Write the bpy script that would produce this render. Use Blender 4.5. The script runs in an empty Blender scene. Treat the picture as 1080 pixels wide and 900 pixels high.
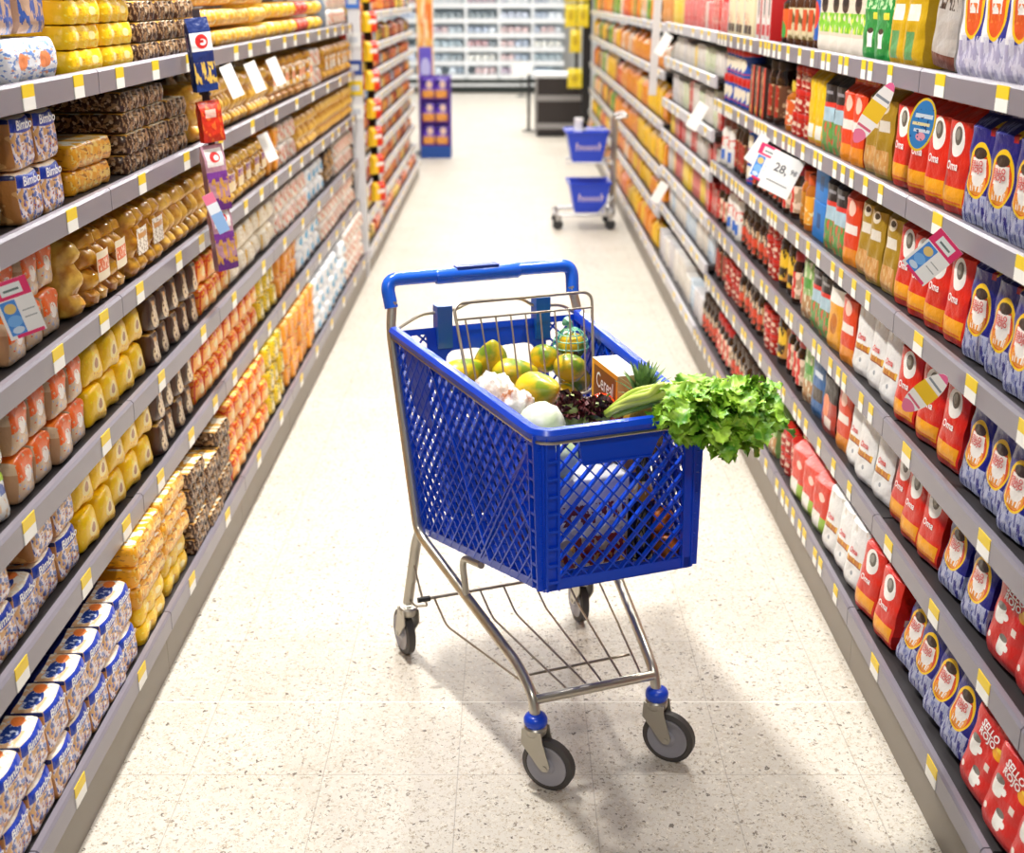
import bpy, bmesh, math, random
from mathutils import Vector, Matrix
RND = random.Random(11)
PI = math.pi
scene = bpy.context.scene
COL = scene.collection

# ------------------------------------------------------------------ helpers
def H(s):
    s = s.lstrip('#')
    out = []
    for i in (0, 2, 4):
        c = int(s[i:i+2], 16) / 255
        out.append(c/12.92 if c <= .04045 else ((c+.055)/1.055)**2.4)
    return tuple(out) + (1,)

def ND(nt, typ, **kw):
    n = nt.nodes.new(typ)
    for k, v in kw.items():
        if k == 'inp':
            for i, x in v.items(): n.inputs[i].default_value = x
        else: setattr(n, k, v)
    return n

MATS = {}
def pm(name, base, layers=(), rough=.4, bump=0., bscale=40, metallic=0., coat=0., vary=0., spec=.5, alpha=1., trans=0., emit=None, estr=0., bdist=.01):
    """printed material: base colour plus shapes placed in the UV square of the front face"""
    if name in MATS: return MATS[name]
    m = bpy.data.materials.new(name); m.use_nodes = True
    nt = m.node_tree; L = nt.links
    b = nt.nodes['Principled BSDF']
    b.inputs['Roughness'].default_value = rough
    b.inputs['Metallic'].default_value = metallic
    b.inputs['Coat Weight'].default_value = coat
    b.inputs['Coat Roughness'].default_value = .12
    b.inputs['Specular IOR Level'].default_value = spec
    if trans: b.inputs['Transmission Weight'].default_value = trans
    if alpha < 1: b.inputs['Alpha'].default_value = alpha
    if emit:
        b.inputs['Emission Color'].default_value = H(emit); b.inputs['Emission Strength'].default_value = estr
    rgb = ND(nt, 'ShaderNodeRGB'); rgb.outputs[0].default_value = H(base)
    cur = rgb.outputs[0]
    uvn = ND(nt, 'ShaderNodeUVMap', uv_map='UVMap').outputs[0] if layers else None
    def box_mask(cu, cv, ru, rv, kind):
        a = ND(nt, 'ShaderNodeVectorMath', operation='MULTIPLY_ADD'); L.new(uvn, a.inputs[0])
        a.inputs[1].default_value = (1/ru, 1/rv, 0); a.inputs[2].default_value = (-cu/ru, -cv/rv, 0)
        if kind == 'e':
            l = ND(nt, 'ShaderNodeVectorMath', operation='LENGTH'); L.new(a.outputs[0], l.inputs[0]); v = l.outputs['Value']
        else:
            ab = ND(nt, 'ShaderNodeVectorMath', operation='ABSOLUTE'); L.new(a.outputs[0], ab.inputs[0])
            sp = ND(nt, 'ShaderNodeSeparateXYZ'); L.new(ab.outputs[0], sp.inputs[0])
            mx = ND(nt, 'ShaderNodeMath', operation='MAXIMUM'); L.new(sp.outputs[0], mx.inputs[0]); L.new(sp.outputs[1], mx.inputs[1]); v = mx.outputs[0]
        lt = ND(nt, 'ShaderNodeMath', operation='LESS_THAN'); L.new(v, lt.inputs[0]); lt.inputs[1].default_value = 1.
        return lt.outputs[0]
    for ly in layers:
        k = ly[0]; colr = ly[-1]
        if k == 'e': mask = box_mask(ly[1], ly[2], ly[3], ly[4], 'e')
        elif k == 'r': mask = box_mask((ly[1]+ly[2])/2, (ly[3]+ly[4])/2, (ly[2]-ly[1])/2, (ly[4]-ly[3])/2, 'r')
        elif k in ('n', 's'):
            u0, u1, v0, v1 = ly[1]
            rm = box_mask((u0+u1)/2, (v0+v1)/2, (u1-u0)/2, (v1-v0)/2, 'r')
            mp = ND(nt, 'ShaderNodeVectorMath', operation='MULTIPLY'); L.new(uvn, mp.inputs[0]); mp.inputs[1].default_value = (ly[2], ly[3], 1)
            if k == 'n':
                nz = ND(nt, 'ShaderNodeTexNoise', inp={'Scale': 1., 'Detail': 2.}); L.new(mp.outputs[0], nz.inputs['Vector'])
                g = ND(nt, 'ShaderNodeMath', operation='GREATER_THAN'); L.new(nz.outputs['Fac'], g.inputs[0]); g.inputs[1].default_value = ly[4]
            else:
                sp = ND(nt, 'ShaderNodeSeparateXYZ'); L.new(mp.outputs[0], sp.inputs[0])
                ad = ND(nt, 'ShaderNodeMath', operation='ADD'); L.new(sp.outputs[0], ad.inputs[0]); L.new(sp.outputs[1], ad.inputs[1])
                fr = ND(nt, 'ShaderNodeMath', operation='FRACT'); L.new(ad.outputs[0], fr.inputs[0])
                g = ND(nt, 'ShaderNodeMath', operation='LESS_THAN'); L.new(fr.outputs[0], g.inputs[0]); g.inputs[1].default_value = ly[4]
            mu = ND(nt, 'ShaderNodeMath', operation='MULTIPLY'); L.new(rm, mu.inputs[0]); L.new(g.outputs[0], mu.inputs[1]); mask = mu.outputs[0]
        mix = ND(nt, 'ShaderNodeMix', data_type='RGBA'); L.new(mask, mix.inputs['Factor']); L.new(cur, mix.inputs['A'])
        mix.inputs['B'].default_value = H(colr); cur = mix.outputs['Result']
    if vary:
        oi = ND(nt, 'ShaderNodeObjectInfo'); mr = ND(nt, 'ShaderNodeMapRange', inp={3: 1-vary, 4: 1+vary*.6}); L.new(oi.outputs['Random'], mr.inputs[0])
        hs = ND(nt, 'ShaderNodeHueSaturation'); L.new(mr.outputs[0], hs.inputs['Value']); L.new(cur, hs.inputs['Color']); cur = hs.outputs[0]
    L.new(cur, b.inputs['Base Color'])
    if bump:
        tc = ND(nt, 'ShaderNodeTexCoord'); nz = ND(nt, 'ShaderNodeTexNoise', inp={'Scale': bscale, 'Detail': 3.}); L.new(tc.outputs['Object'], nz.inputs['Vector'])
        bp = ND(nt, 'ShaderNodeBump', inp={'Strength': bump, 'Distance': bdist}); L.new(nz.outputs['Fac'], bp.inputs['Height']); L.new(bp.outputs[0], b.inputs['Normal'])
    MATS[name] = m
    return m

def mottled(name, c1, c2, scale=20, lo=.4, hi=.6, rough=.5, bump=0., stretch=(1, 1, 1), c3=None, coat=0., sss=0.):
    if name in MATS: return MATS[name]
    m = bpy.data.materials.new(name); m.use_nodes = True; nt = m.node_tree; L = nt.links
    b = nt.nodes['Principled BSDF']; b.inputs['Roughness'].default_value = rough; b.inputs['Coat Weight'].default_value = coat
    if sss:
        b.inputs['Subsurface Weight'].default_value = sss; b.inputs['Subsurface Radius'].default_value = (.01, .01, .004)
    tc = ND(nt, 'ShaderNodeTexCoord'); mp = ND(nt, 'ShaderNodeMapping', inp={'Scale': stretch}); L.new(tc.outputs['Object'], mp.inputs[0])
    nz = ND(nt, 'ShaderNodeTexNoise', inp={'Scale': scale, 'Detail': 4.}); L.new(mp.outputs[0], nz.inputs['Vector'])
    cr = ND(nt, 'ShaderNodeValToRGB'); cr.color_ramp.elements[0].position = lo; cr.color_ramp.elements[1].position = hi
    cr.color_ramp.elements[0].color = H(c1); cr.color_ramp.elements[1].color = H(c2)
    if c3:
        e = cr.color_ramp.elements.new((lo+hi)/2); e.color = H(c3)
    L.new(nz.outputs['Fac'], cr.inputs[0]); L.new(cr.outputs[0], b.inputs['Base Color'])
    if bump:
        bp = ND(nt, 'ShaderNodeBump', inp={'Strength': bump, 'Distance': .01}); L.new(nz.outputs['Fac'], bp.inputs['Height']); L.new(bp.outputs[0], b.inputs['Normal'])
    MATS[name] = m
    return m

class MB:
    def __init__(s): s.v = []; s.f = []; s.m = []; s.uv = []
    def add(s, vs, fs, mat=0, uvs=None, M=None):
        n = len(s.v)
        if M is not None: vs = [M @ Vector(v) for v in vs]
        s.v += [tuple(v) for v in vs]; s.uv += list(uvs) if uvs else [(-9, -9)]*len(vs)
        s.f += [tuple(i+n for i in f) for f in fs]
        s.m += list(mat) if isinstance(mat, (list, tuple)) else [mat]*len(fs)
        return s
    def merge(s, o, M=None, dm=0): return s.add(o.v, o.f, [i+dm for i in o.m], o.uv, M)
    def mesh(s, name, mats, smooth=35, weld=True):
        me = bpy.data.meshes.new(name)
        me.from_pydata(s.v, [], s.f)
        uvl = me.uv_layers.new(name='UVMap').data
        for i, lp in enumerate(me.loops): uvl[i].uv = s.uv[lp.vertex_index]
        me.polygons.foreach_set('material_index', s.m)
        for m in (mats if isinstance(mats, (list, tuple)) else [mats]): me.materials.append(m)
        bm = bmesh.new(); bm.from_mesh(me)
        if weld: bmesh.ops.remove_doubles(bm, verts=bm.verts, dist=2e-5)
        bmesh.ops.recalc_face_normals(bm, faces=bm.faces)
        bm.to_mesh(me); bm.free()
        if smooth:
            me.polygons.foreach_set('use_smooth', [True]*len(me.polygons))
            if smooth < 180: me.set_sharp_from_angle(angle=math.radians(smooth))
        me.update()
        return me
    def build(s, name, mats, parent=None, smooth=35, weld=True, **kw):
        return obj(name, s.mesh(name, mats, smooth, weld), parent, **kw)

def obj(name, me, parent=None, loc=None, rot=None, label=None, cat=None, group=None, kind=None):
    o = bpy.data.objects.new(name, me); COL.objects.link(o)
    if parent is not None: o.parent = parent
    if loc is not None: o.location = loc
    if rot is not None: o.rotation_euler = rot
    for k, v in (('label', label), ('category', cat), ('group', group), ('kind', kind)):
        if v: o[k] = v
    return o

def box(x0, x1, y0, y1, z0, z1, mb=None, mat=0, M=None):
    """box; front face (-Y) has UV 0..1, sides u<0 / u>1, top v>1"""
    mb = mb or MB()
    P = [((x0,y0,z0),(0,0)),((x1,y0,z0),(1,0)),((x1,y0,z1),(1,1)),((x0,y0,z1),(0,1)),
         ((x1,y0,z0),(1,0)),((x1,y1,z0),(2,0)),((x1,y1,z1),(2,1)),((x1,y0,z1),(1,1)),
         ((x0,y1,z0),(-1,0)),((x0,y0,z0),(0,0)),((x0,y0,z1),(0,1)),((x0,y1,z1),(-1,1)),
         ((x0,y0,z1),(0,1)),((x1,y0,z1),(1,1)),((x1,y1,z1),(1,2)),((x0,y1,z1),(0,2)),
         ((x1,y1,z0),(3,0)),((x0,y1,z0),(4,0)),((x0,y1,z1),(4,1)),((x1,y1,z1),(3,1)),
         ((x0,y1,z0),(0,-1)),((x1,y1,z0),(1,-1)),((x1,y0,z0),(1,0)),((x0,y0,z0),(0,0))]
    return mb.add([p for p, _ in P], [(i, i+1, i+2, i+3) for i in range(0, 24, 4)], mat, [u for _, u in P], M)

def rpack(w, d, h, r=.015, n=5, lump=None, mat=0):
    """soft-edged block: x centred, y 0..d (front face at y=0), z 0..h; UV like box()"""
    mb = MB(); hx, hy, hz = w/2, d/2, h/2
    def ticks(hh):
        rr = min(r, hh*.95)
        t = [-hh, -hh+rr*.35, -hh+rr]
        t += [-hh+rr + (2*hh-2*rr)*i/n for i in range(1, n)]
        return t + [hh-rr, hh-rr*.35, hh]
    T = (ticks(hx), ticks(hy), ticks(hz)); hh = (hx, hy, hz)
    def rnd(p):
        inn = [max(-(hh[i]-min(r, hh[i]*.95)), min(hh[i]-min(r, hh[i]*.95), p[i])) for i in range(3)]
        dv = Vector([p[i]-inn[i] for i in range(3)])
        if dv.length > 1e-9:
            dv = dv.normalized()*min(r, min(hh)*.95)
        q = Vector(inn)+dv
        if lump: q = q + Vector(lump(q.x, q.y, q.z, (w, d, h)))
        if lump: q = Vector((max(-hx, min(hx, q.x)), min(hy, q.y), max(-hz, min(hz, q.z))))
        return (q.x, q.y+hy, q.z+hz)
    for ax, sg in ((1, -1), (0, 1), (0, -1), (2, 1), (1, 1), (2, -1)):
        a, b = [(1, 2), (0, 2), (0, 1)][ax]
        vs = []; uv = []; fs = []
        ta, tb = T[a], T[b]
        for i, x in enumerate(ta):
            for j, y in enumerate(tb):
                p = [0, 0, 0]; p[ax] = sg*hh[ax]; p[a] = x; p[b] = y
                vs.append(rnd(p))
                U = (p[0]+hx)/w; D = (p[1]+hy)/d; V = (p[2]+hz)/h
                uv.append({(1,-1): (U, V), (0,1): (1+D, V), (0,-1): (-D, V), (2,1): (U, 1+D), (1,1): (4-U, V), (2,-1): (U, -D)}[(ax, sg)])
        nb = len(tb)
        for i in range(len(ta)-1):
            for j in range(nb-1): fs.append((i*nb+j, (i+1)*nb+j, (i+1)*nb+j+1, i*nb+j+1))
        mb.add(vs, fs, mat, uv)
    return mb

def tube(path, r, n=8, mb=None, mat=0, closed=False):
    mb = mb or MB(); P = [Vector(p) for p in path]; k = len(P)
    rad = r if isinstance(r, (list, tuple)) else [r]*k
    vs = []; fs = []; up = None
    for i in range(k):
        if closed: t = (P[(i+1) % k]-P[i-1])
        else: t = (P[min(i+1, k-1)]-P[max(i-1, 0)])
        t.normalize()
        if up is None:
            up = Vector((0, 0, 1)) if abs(t.z) < .9 else Vector((0, 1, 0))
        up = (up - t*up.dot(t)).normalized(); s = t.cross(up)
        for j in range(n):
            a = 2*PI*j/n
            vs.append(P[i] + (up*math.cos(a)+s*math.sin(a))*rad[i])
    m = k if closed else k-1
    for i in range(m):
        for j in range(n):
            i2 = (i+1) % k
            fs.append((i*n+j, i*n+(j+1) % n, i2*n+(j+1) % n, i2*n+j))
    if not closed:
        fs.append(tuple(range(n))[::-1]); fs.append(tuple((k-1)*n+j for j in range(n)))
    return mb.add(vs, fs, mat)

def rounded(path, rad, n=5, closed=False):
    """polyline with its inner corners rounded"""
    P = [Vector(p) for p in path]; out = []
    k = len(P)
    rng = range(k) if closed else range(1, k-1)
    if not closed: out.append(P[0])
    for i in rng:
        a, b, c = P[i-1], P[i], P[(i+1) % k]
        ra = min(rad, (a-b).length*.45, (c-b).length*.45)
        p, q = b+(a-b).normalized()*ra, b+(c-b).normalized()*ra
        for j in range(n+1):
            t = j/n; out.append((p*(1-t)+b*t)*(1-t)+(b*(1-t)+q*t)*t)
    if not closed: out.append(P[-1])
    return out

def lathe(prof, n=20, mb=None, mat=0, mats=None, M=None):
    """prof: (radius, z) from bottom to top; UV u around (front = 0.5), v along"""
    mb = mb or MB(); k = len(prof); vs = []; uv = []; fs = []; ms = []
    zmin, zmax = prof[0][1], prof[-1][1]
    for i, (r, z) in enumerate(prof):
        for j in range(n+1):
            a = 2*PI*j/n
            vs.append((math.sin(a)*-r, math.cos(a)*r, z)); uv.append((j/n, (z-zmin)/max(1e-6, zmax-zmin)))
    for i in range(k-1):
        for j in range(n):
            fs.append((i*(n+1)+j, i*(n+1)+j+1, (i+1)*(n+1)+j+1, (i+1)*(n+1)+j)); ms.append(mats[i] if mats else mat)
    fs.append(tuple(range(n))); ms.append(mats[0] if mats else mat)
    fs.append(tuple((k-1)*(n+1)+j for j in range(n))); ms.append(mats[-1] if mats else mat)
    return mb.add(vs, fs, ms, uv, M)

def ellipsoid(rx, ry, rz, n=16, m=10, fn=None, mb=None, mat=0, M=None):
    mb = mb or MB(); vs = []; fs = []
    for i in range(m+1):
        t = PI*i/m
        for j in range(n):
            a = 2*PI*j/n
            p = Vector((rx*math.sin(t)*math.cos(a), ry*math.sin(t)*math.sin(a), -rz*math.cos(t)))
            if fn: p = fn(p)
            vs.append(p)
    for i in range(m):
        for j in range(n): fs.append((i*n+j, i*n+(j+1) % n, (i+1)*n+(j+1) % n, (i+1)*n+j))
    return mb.add(vs, fs, mat, None, M)

_TX = {}
def text_geo(s, bold=.02):
    """flat filled lettering, height about 1, centred; (verts2d, faces)"""
    if s in _TX: return _TX[s]
    cu = bpy.data.curves.new('letters', 'FONT'); cu.body = s; cu.offset = bold; cu.resolution_u = 2
    cu.align_x = 'CENTER'; cu.align_y = 'CENTER'; cu.size = 1.3; cu.space_line = .8
    o = bpy.data.objects.new('letters', cu); COL.objects.link(o)
    dg = bpy.context.evaluated_depsgraph_get(); me = o.evaluated_get(dg).to_mesh()
    r = ([(v.co.x, v.co.y) for v in me.vertices], [tuple(p.vertices) for p in me.polygons])
    o.evaluated_get(dg).to_mesh_clear(); bpy.data.objects.remove(o); bpy.data.curves.remove(cu)
    _TX[s] = r
    return r

def put_text(mb, surf, s, cu, cv, size, mat, rot=0., aspect=1., shear=0., bold=.02):
    """lettering laid on a surface surf(u, v); size in v units, aspect = v unit / u unit"""
    vs, fs = text_geo(s, bold); c, sn = math.cos(rot), math.sin(rot)
    out = []
    for x, y in vs:
        x += shear*y
        X, Yy = x*c-y*sn, x*sn+y*c
        out.append(surf(cu+X*size*aspect, cv+Yy*size))
    mb.add(out, fs, mat)

def bag(w, d, h, mat=0, seed=0, crumple=.003, pinch=.72, n=9, m=14, wtop=1.0, lean=0., base=.8):
    """upright filled pouch: front y=0.. ; returns (MB, surface function for prints on its front)"""
    rg = random.Random(seed)
    ph = [rg.uniform(0, 6.28) for _ in range(8)]
    def dep(t):
        if t < .12: return d*(base+(1-base)*math.sin(t/.12*PI/2))
        if t < pinch: return d*(1-.06*(t-.12)/(pinch-.12))
        s = (t-pinch)/(.95-pinch)
        return max(.005, d*.94*(1-min(1, s)**1.15))
    def wid(t): return w*(1-.05*math.sin(PI*min(1, t)))*(1+(wtop-1)*t)
    def bul(u, t): return math.cos((u-.5)*PI)**.5 if abs(u-.5) < .5 else 0
    def cr(u, t): return crumple*(.55*math.sin(5*u+9*t+ph[0])*math.sin(13*t-3*u+ph[1])+.3*math.sin(9*u-15*t+ph[2])*math.sin(3*t+ph[3]))*(1+5*max(0, t-pinch))
    def surf(u, v, off=.0012):
        dd = dep(v); c = d/2
        fr = c - dd/2
        bulge = .10*dd*(1-(2*u-1)**4)
        return ((u-.5)*wid(v), fr-bulge-cr(u, v)-off+lean*v, v*h)
    mb = MB(); vs = []; uv = []
    ring = [(i/n, 'f') for i in range(n+1)] + [(k/3, 'r') for k in (1, 2)] + [(1-i/n, 'b') for i in range(n+1)] + [(1-k/3, 'l') for k in (1, 2)] + [(0, 'f')]
    for i in range(m+1):
        t = i/m; dd = dep(t); W = wid(t); c = d/2
        fold = .25*W*0
        for q, (u, sd) in enumerate(ring):
            last = q == len(ring)-1
            if sd == 'f':
                x, y, z = surf(u, t, 0); U = u if not last else -1
            elif sd == 'b':
                x = (u-.5)*W; y = c+dd/2+.1*dd*(1-(2*u-1)**2)+cr(u, t+.3)+lean*t; U = 4-u; z = t*h
            else:
                s = u; x = (W/2)*(1 if sd == 'r' else -1); y = c-dd/2+dd*s+lean*t; z = t*h
                x -= (1 if sd == 'r' else -1)*.10*dd*math.sin(PI*s)*max(0, t-.45)*1.5; U = 1+s if sd == 'r' else -s
            vs.append((x, y, z)); uv.append((U, t))
    k = len(ring); fs = []
    for i in range(m):
        for j in range(k-1): fs.append((i*k+j, i*k+j+1, (i+1)*k+j+1, (i+1)*k+j))
    fs.append(tuple(range(k-1))); fs.append(tuple(m*k+j for j in range(k-1)))
    mb.add(vs, fs, mat, uv)
    return mb, surf

ORD = 'first second third fourth fifth sixth seventh eighth ninth tenth eleventh twelfth thirteenth fourteenth fifteenth sixteenth seventeenth eighteenth nineteenth'.split()
TENS = {2: 'twenty', 3: 'thirty', 4: 'forty', 5: 'fifty', 6: 'sixty', 7: 'seventy', 8: 'eighty', 9: 'ninety'}
def ordinal(n):
    if n < 20: return ORD[n-1]
    if n % 10 == 0: return TENS[n//10][:-1]+'ieth'
    return TENS[n//10]+'-'+ORD[n % 10-1]

PROTO = {}
def proto(key, name, cat, desc, mesh, w, d, h, parts=()):
    PROTO[key] = dict(name=name, cat=cat, desc=desc, mesh=mesh, w=w, d=d, h=h, parts=parts)
def put(key, loc, rz, label, group, tilt=0., roll=0., scale=None, name=None):
    p = PROTO[key]
    o = obj(p['name'], p['mesh'], None, loc, (tilt, roll, rz), label, p['cat'], group)
    for nm, me, lb in p['parts']:
        c = obj(nm, me, o)
        if lb: c['label'] = lb
    if scale: o.scale = scale
    return o
# ------------------------------------------------------------------ setting
def floor_material():
    m = bpy.data.materials.new('terrazzo'); m.use_nodes = True; nt = m.node_tree; L = nt.links
    b = nt.nodes['Principled BSDF']; b.inputs['Roughness'].default_value = .42; b.inputs['Specular IOR Level'].default_value = .25
    tc = ND(nt, 'ShaderNodeTexCoord'); co = tc.outputs['Object']
    def mix(f, a, bcol):
        x = ND(nt, 'ShaderNodeMix', data_type='RGBA'); L.new(f, x.inputs['Factor'])
        if isinstance(a, tuple): x.inputs['A'].default_value = a
        else: L.new(a, x.inputs['A'])
        x.inputs['B'].default_value = bcol; return x.outputs['Result']
    def mt(op, a, v=None):
        n = ND(nt, 'ShaderNodeMath', operation=op)
        for i, q in enumerate((a, v)):
            if q is None: continue
            if isinstance(q, (int, float)): n.inputs[i].default_value = q
            else: L.new(q, n.inputs[i])
        return n.outputs[0]
    n0 = ND(nt, 'ShaderNodeTexNoise', inp={'Scale': 3., 'Detail': 5.}); L.new(co, n0.inputs['Vector'])
    cr = ND(nt, 'ShaderNodeValToRGB'); cr.color_ramp.elements[0].position = .3; cr.color_ramp.elements[1].position = .7
    cr.color_ramp.elements[0].color = H('#d3cbbd'); cr.color_ramp.elements[1].color = H('#dfd8cc'); L.new(n0.outputs['Fac'], cr.inputs[0])
    cur = cr.outputs[0]
    for sc, size, thr, colr, seed in ((130, .45, .55, '#c9bba4', 3), (100, .38, .66, '#b3a590', 0), (75, .30, .78, '#95897a', 5), (52, .24, .90, '#766c5f', 9), (95, .40, .70, '#e6decf', 14)):
        mp = ND(nt, 'ShaderNodeMapping', inp={'Location': (seed, seed*.7, 0)}); L.new(co, mp.inputs[0])
        nd = ND(nt, 'ShaderNodeTexNoise', inp={'Scale': sc*1.3, 'Detail': 3.}); L.new(mp.outputs[0], nd.inputs['Vector'])
        vd = ND(nt, 'ShaderNodeVectorMath', operation='MULTIPLY_ADD'); L.new(nd.outputs['Color'], vd.inputs[0]); vd.inputs[1].default_value = (.03, .03, .03); L.new(mp.outputs[0], vd.inputs[2])
        vo = ND(nt, 'ShaderNodeTexVoronoi', inp={'Scale': sc}); L.new(vd.outputs[0], vo.inputs['Vector'])
        near = mt('LESS_THAN', vo.outputs['Distance'], size)
        sp = ND(nt, 'ShaderNodeSeparateColor'); L.new(vo.outputs['Color'], sp.inputs[0])
        pick = mt('GREATER_THAN', sp.outputs[0], thr)
        cur = mix(mt('MULTIPLY', near, pick), cur, H(colr))
    sx = ND(nt, 'ShaderNodeSeparateXYZ'); L.new(co, sx.inputs[0])
    def joint(ch, period, off, w):
        a = mt('ADD', sx.outputs[ch], -off + period*200 + period/2); f = mt('MODULO', a, period)
        return mt('LESS_THAN', mt('ABSOLUTE', mt('SUBTRACT', f, period/2)), w)
    cur = mix(mt('MULTIPLY', joint(0, .31, -.121, .0012), .45), cur, H('#8a7d6c'))
    cur = mix(mt('MULTIPLY', joint(1, .31, 2.418, .0012), .45), cur, H('#8a7d6c'))
    cur = mix(joint(1, 2.48, 2.728, .0022), cur, H('#f4efe4'))
    L.new(cur, b.inputs['Base Color'])
    return m

fm = MB().add([(-16, -4, 0), (16, -4, 0), (16, 26, 0), (-16, 26, 0)], [(0, 1, 2, 3)])
obj('floor', fm.mesh('floor', floor_material(), 0), kind='structure')
wallm = pm('painted_wall', '#d8d8d6', rough=.7)
obj('wall_back', box(-16, 16, 24.4, 24.6, 0, 4.5).mesh('wall_back', wallm, 0), kind='structure')

# ------------------------------------------------------------------ shelving racks
rail_m = pm('rail_plastic', '#837d86', rough=.35, coat=.15)
deck_m = pm('shelf_steel', '#343031', rough=.45)  # darkened steel: the shade in the shelf gaps is put into the colour
back_m = pm('rack_back', '#231f1d', rough=.6)  # grey panel coloured near-black, the shade behind the products put into it
post_m = pm('rack_post', '#a9a6a4', rough=.45)
kick_m = pm('kick_plate', '#857c70', rough=.45)
lrail_m = pm('rail_pale', '#c9c7cb', rough=.35, coat=.15)
tag_m = [pm('tag_white', '#f4f2ea', rough=.4), pm('tag_yellow', '#f3cf12', rough=.4)]
TAGMESH = {}
def tag_mesh(w):
    if w not in TAGMESH:
        mb = MB()
        box(-w/2, w/2, -.0015, .0005, .002, .026, mb, 0)
        box(-w/2, w/2, -.0015, .0005, .026, .050, mb, 1)
        TAGMESH[w] = mb.mesh('price_tag', tag_m, 0)
    return TAGMESH[w]
RAIL_H = .055
def rail_mesh(length, h=RAIL_H):
    pr = [(0, 0), (-.012, .002), (-.013, h-.006), (-.008, h), (.004, h), (.004, 0)]
    mb = MB(); n = len(pr)
    vs = [(x, y, z) for x in (-length/2, length/2) for y, z in pr]
    fs = [(i, (i+1) % n, n+(i+1) % n, n+i) for i in range(n)] + [tuple(range(n)), tuple(range(n, 2*n))]
    return mb.add(vs, fs).mesh('price_rail', None or [MATS['_rail']], 25)

def rack_bay(side, y0, y1, tops, label, group, tags, pale=False, xf=.94, xb=.90, depth=.45, height=2.25):
    """one shelving bay; local x along the row, local -y towards the aisle. tops: shelf-top heights, last = base deck"""
    Lb = y1-y0
    root = obj('shelving_bay', None, None, (side*xf, (y0+y1)/2, 0), (0, 0, -side*PI/2), label, 'shelving', group)
    MATS['_rail'] = lrail_m if pale else rail_m
    box(-Lb/2+.001, Lb/2-.001, depth, depth+.02, .05, height).build('back_panel', back_m, root, 0)
    for s in (-1, 1):
        box(s*(Lb/2-.016)-.014, s*(Lb/2-.016)+.014, depth-.03, depth-.001, 0, height).build('upright', post_m, root, 0)
    rm = rail_mesh(Lb-.004)
    for i, z in enumerate(tops):
        base = i == len(tops)-1
        y_f = -(xf-xb) if base else 0
        box(-Lb/2+.003, Lb/2-.003, y_f+.005, depth-.032, z-.022, z).build('base_deck' if base else 'shelf', deck_m, root, 0)
        rl = obj('price_rail', rm, root, (0, y_f, z-RAIL_H+.010))
        for x, w in tags(i):
            obj('price_tag', tag_mesh(w), rl, (x*Lb/2*.95, -.0125, .001))
    zb = tops[-1]-RAIL_H
    box(-Lb/2+.001, Lb/2-.001, -(xf-xb)+.006, -(xf-xb)+.02, 0, zb+.004).build('kick_plate', kick_m, root, 0)
    return root

ZL = [1.531, 1.267, 1.012, .747, .500, .167]
ZR = [1.532, 1.246, .968, .700, .436, .172]
ZR2 = [1.535, 1.34, 1.10, .915, .695, .475, .172]
ZR3 = [1.525, 1.25, .945, .66, .41, .172]
ZL2 = [1.58, 1.37, 1.20, 1.025, .845, .685, .50, .31, .15]
tr = random.Random(4)
def tags_few(i): return [(x+tr.uniform(-.08, .08), .062) for x in ((-.55, .5) if i % 2 else (-.7, .05, .7))]
def tags_many(i):
    xs = []; x = -.92
    while x < .9:
        xs.append((x, .040)); x += tr.choice((.14, .2, .3, .38))
    return xs
def tags_far(i): return [(x+tr.uniform(-.1, .1), .06) for x in (-.6, 0, .6)]
LB = [.97+.955*i for i in range(8)]
for i in range(7):
    rack_bay(-1, LB[i], LB[i+1], ZL, f'grey steel shelving bay of packed bread, {ordinal(i+1)} from the near end of bread rack', 'bread rack bays', tags_few)
RB = [.96+.968*i for i in range(6)]
for i in range(5):
    rack_bay(1, RB[i], RB[i+1], ZR, f'grey steel shelving bay of coffee, {ordinal(i+1)} from the near end of coffee rack', 'coffee rack bays', tags_few if i < 2 else tags_many)
for i in range(2):
    rack_bay(1, 5.805+.975*i, 5.805+.975*(i+1), ZR2, f'pale shelving bay of white and pink cartons, {ordinal(i+1)} beyond the coffee rack', 'carton rack bays', tags_far, True)
for i in range(6):
    rack_bay(1, 7.76+1.21*i, 7.76+1.21*(i+1), ZR3, f'pale shelving bay of yellow and orange pouches, {ordinal(i+1)} beyond the cartons', 'pouch rack bays', tags_far, True)
for i in range(4):
    rack_bay(-1, 7.80+1.15*i, 7.80+1.15*(i+1), ZL2, f'pale shelving bay of small snack packs, {ordinal(i+1)} beyond the bread rack', 'snack rack bays', tags_far, True)

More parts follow.
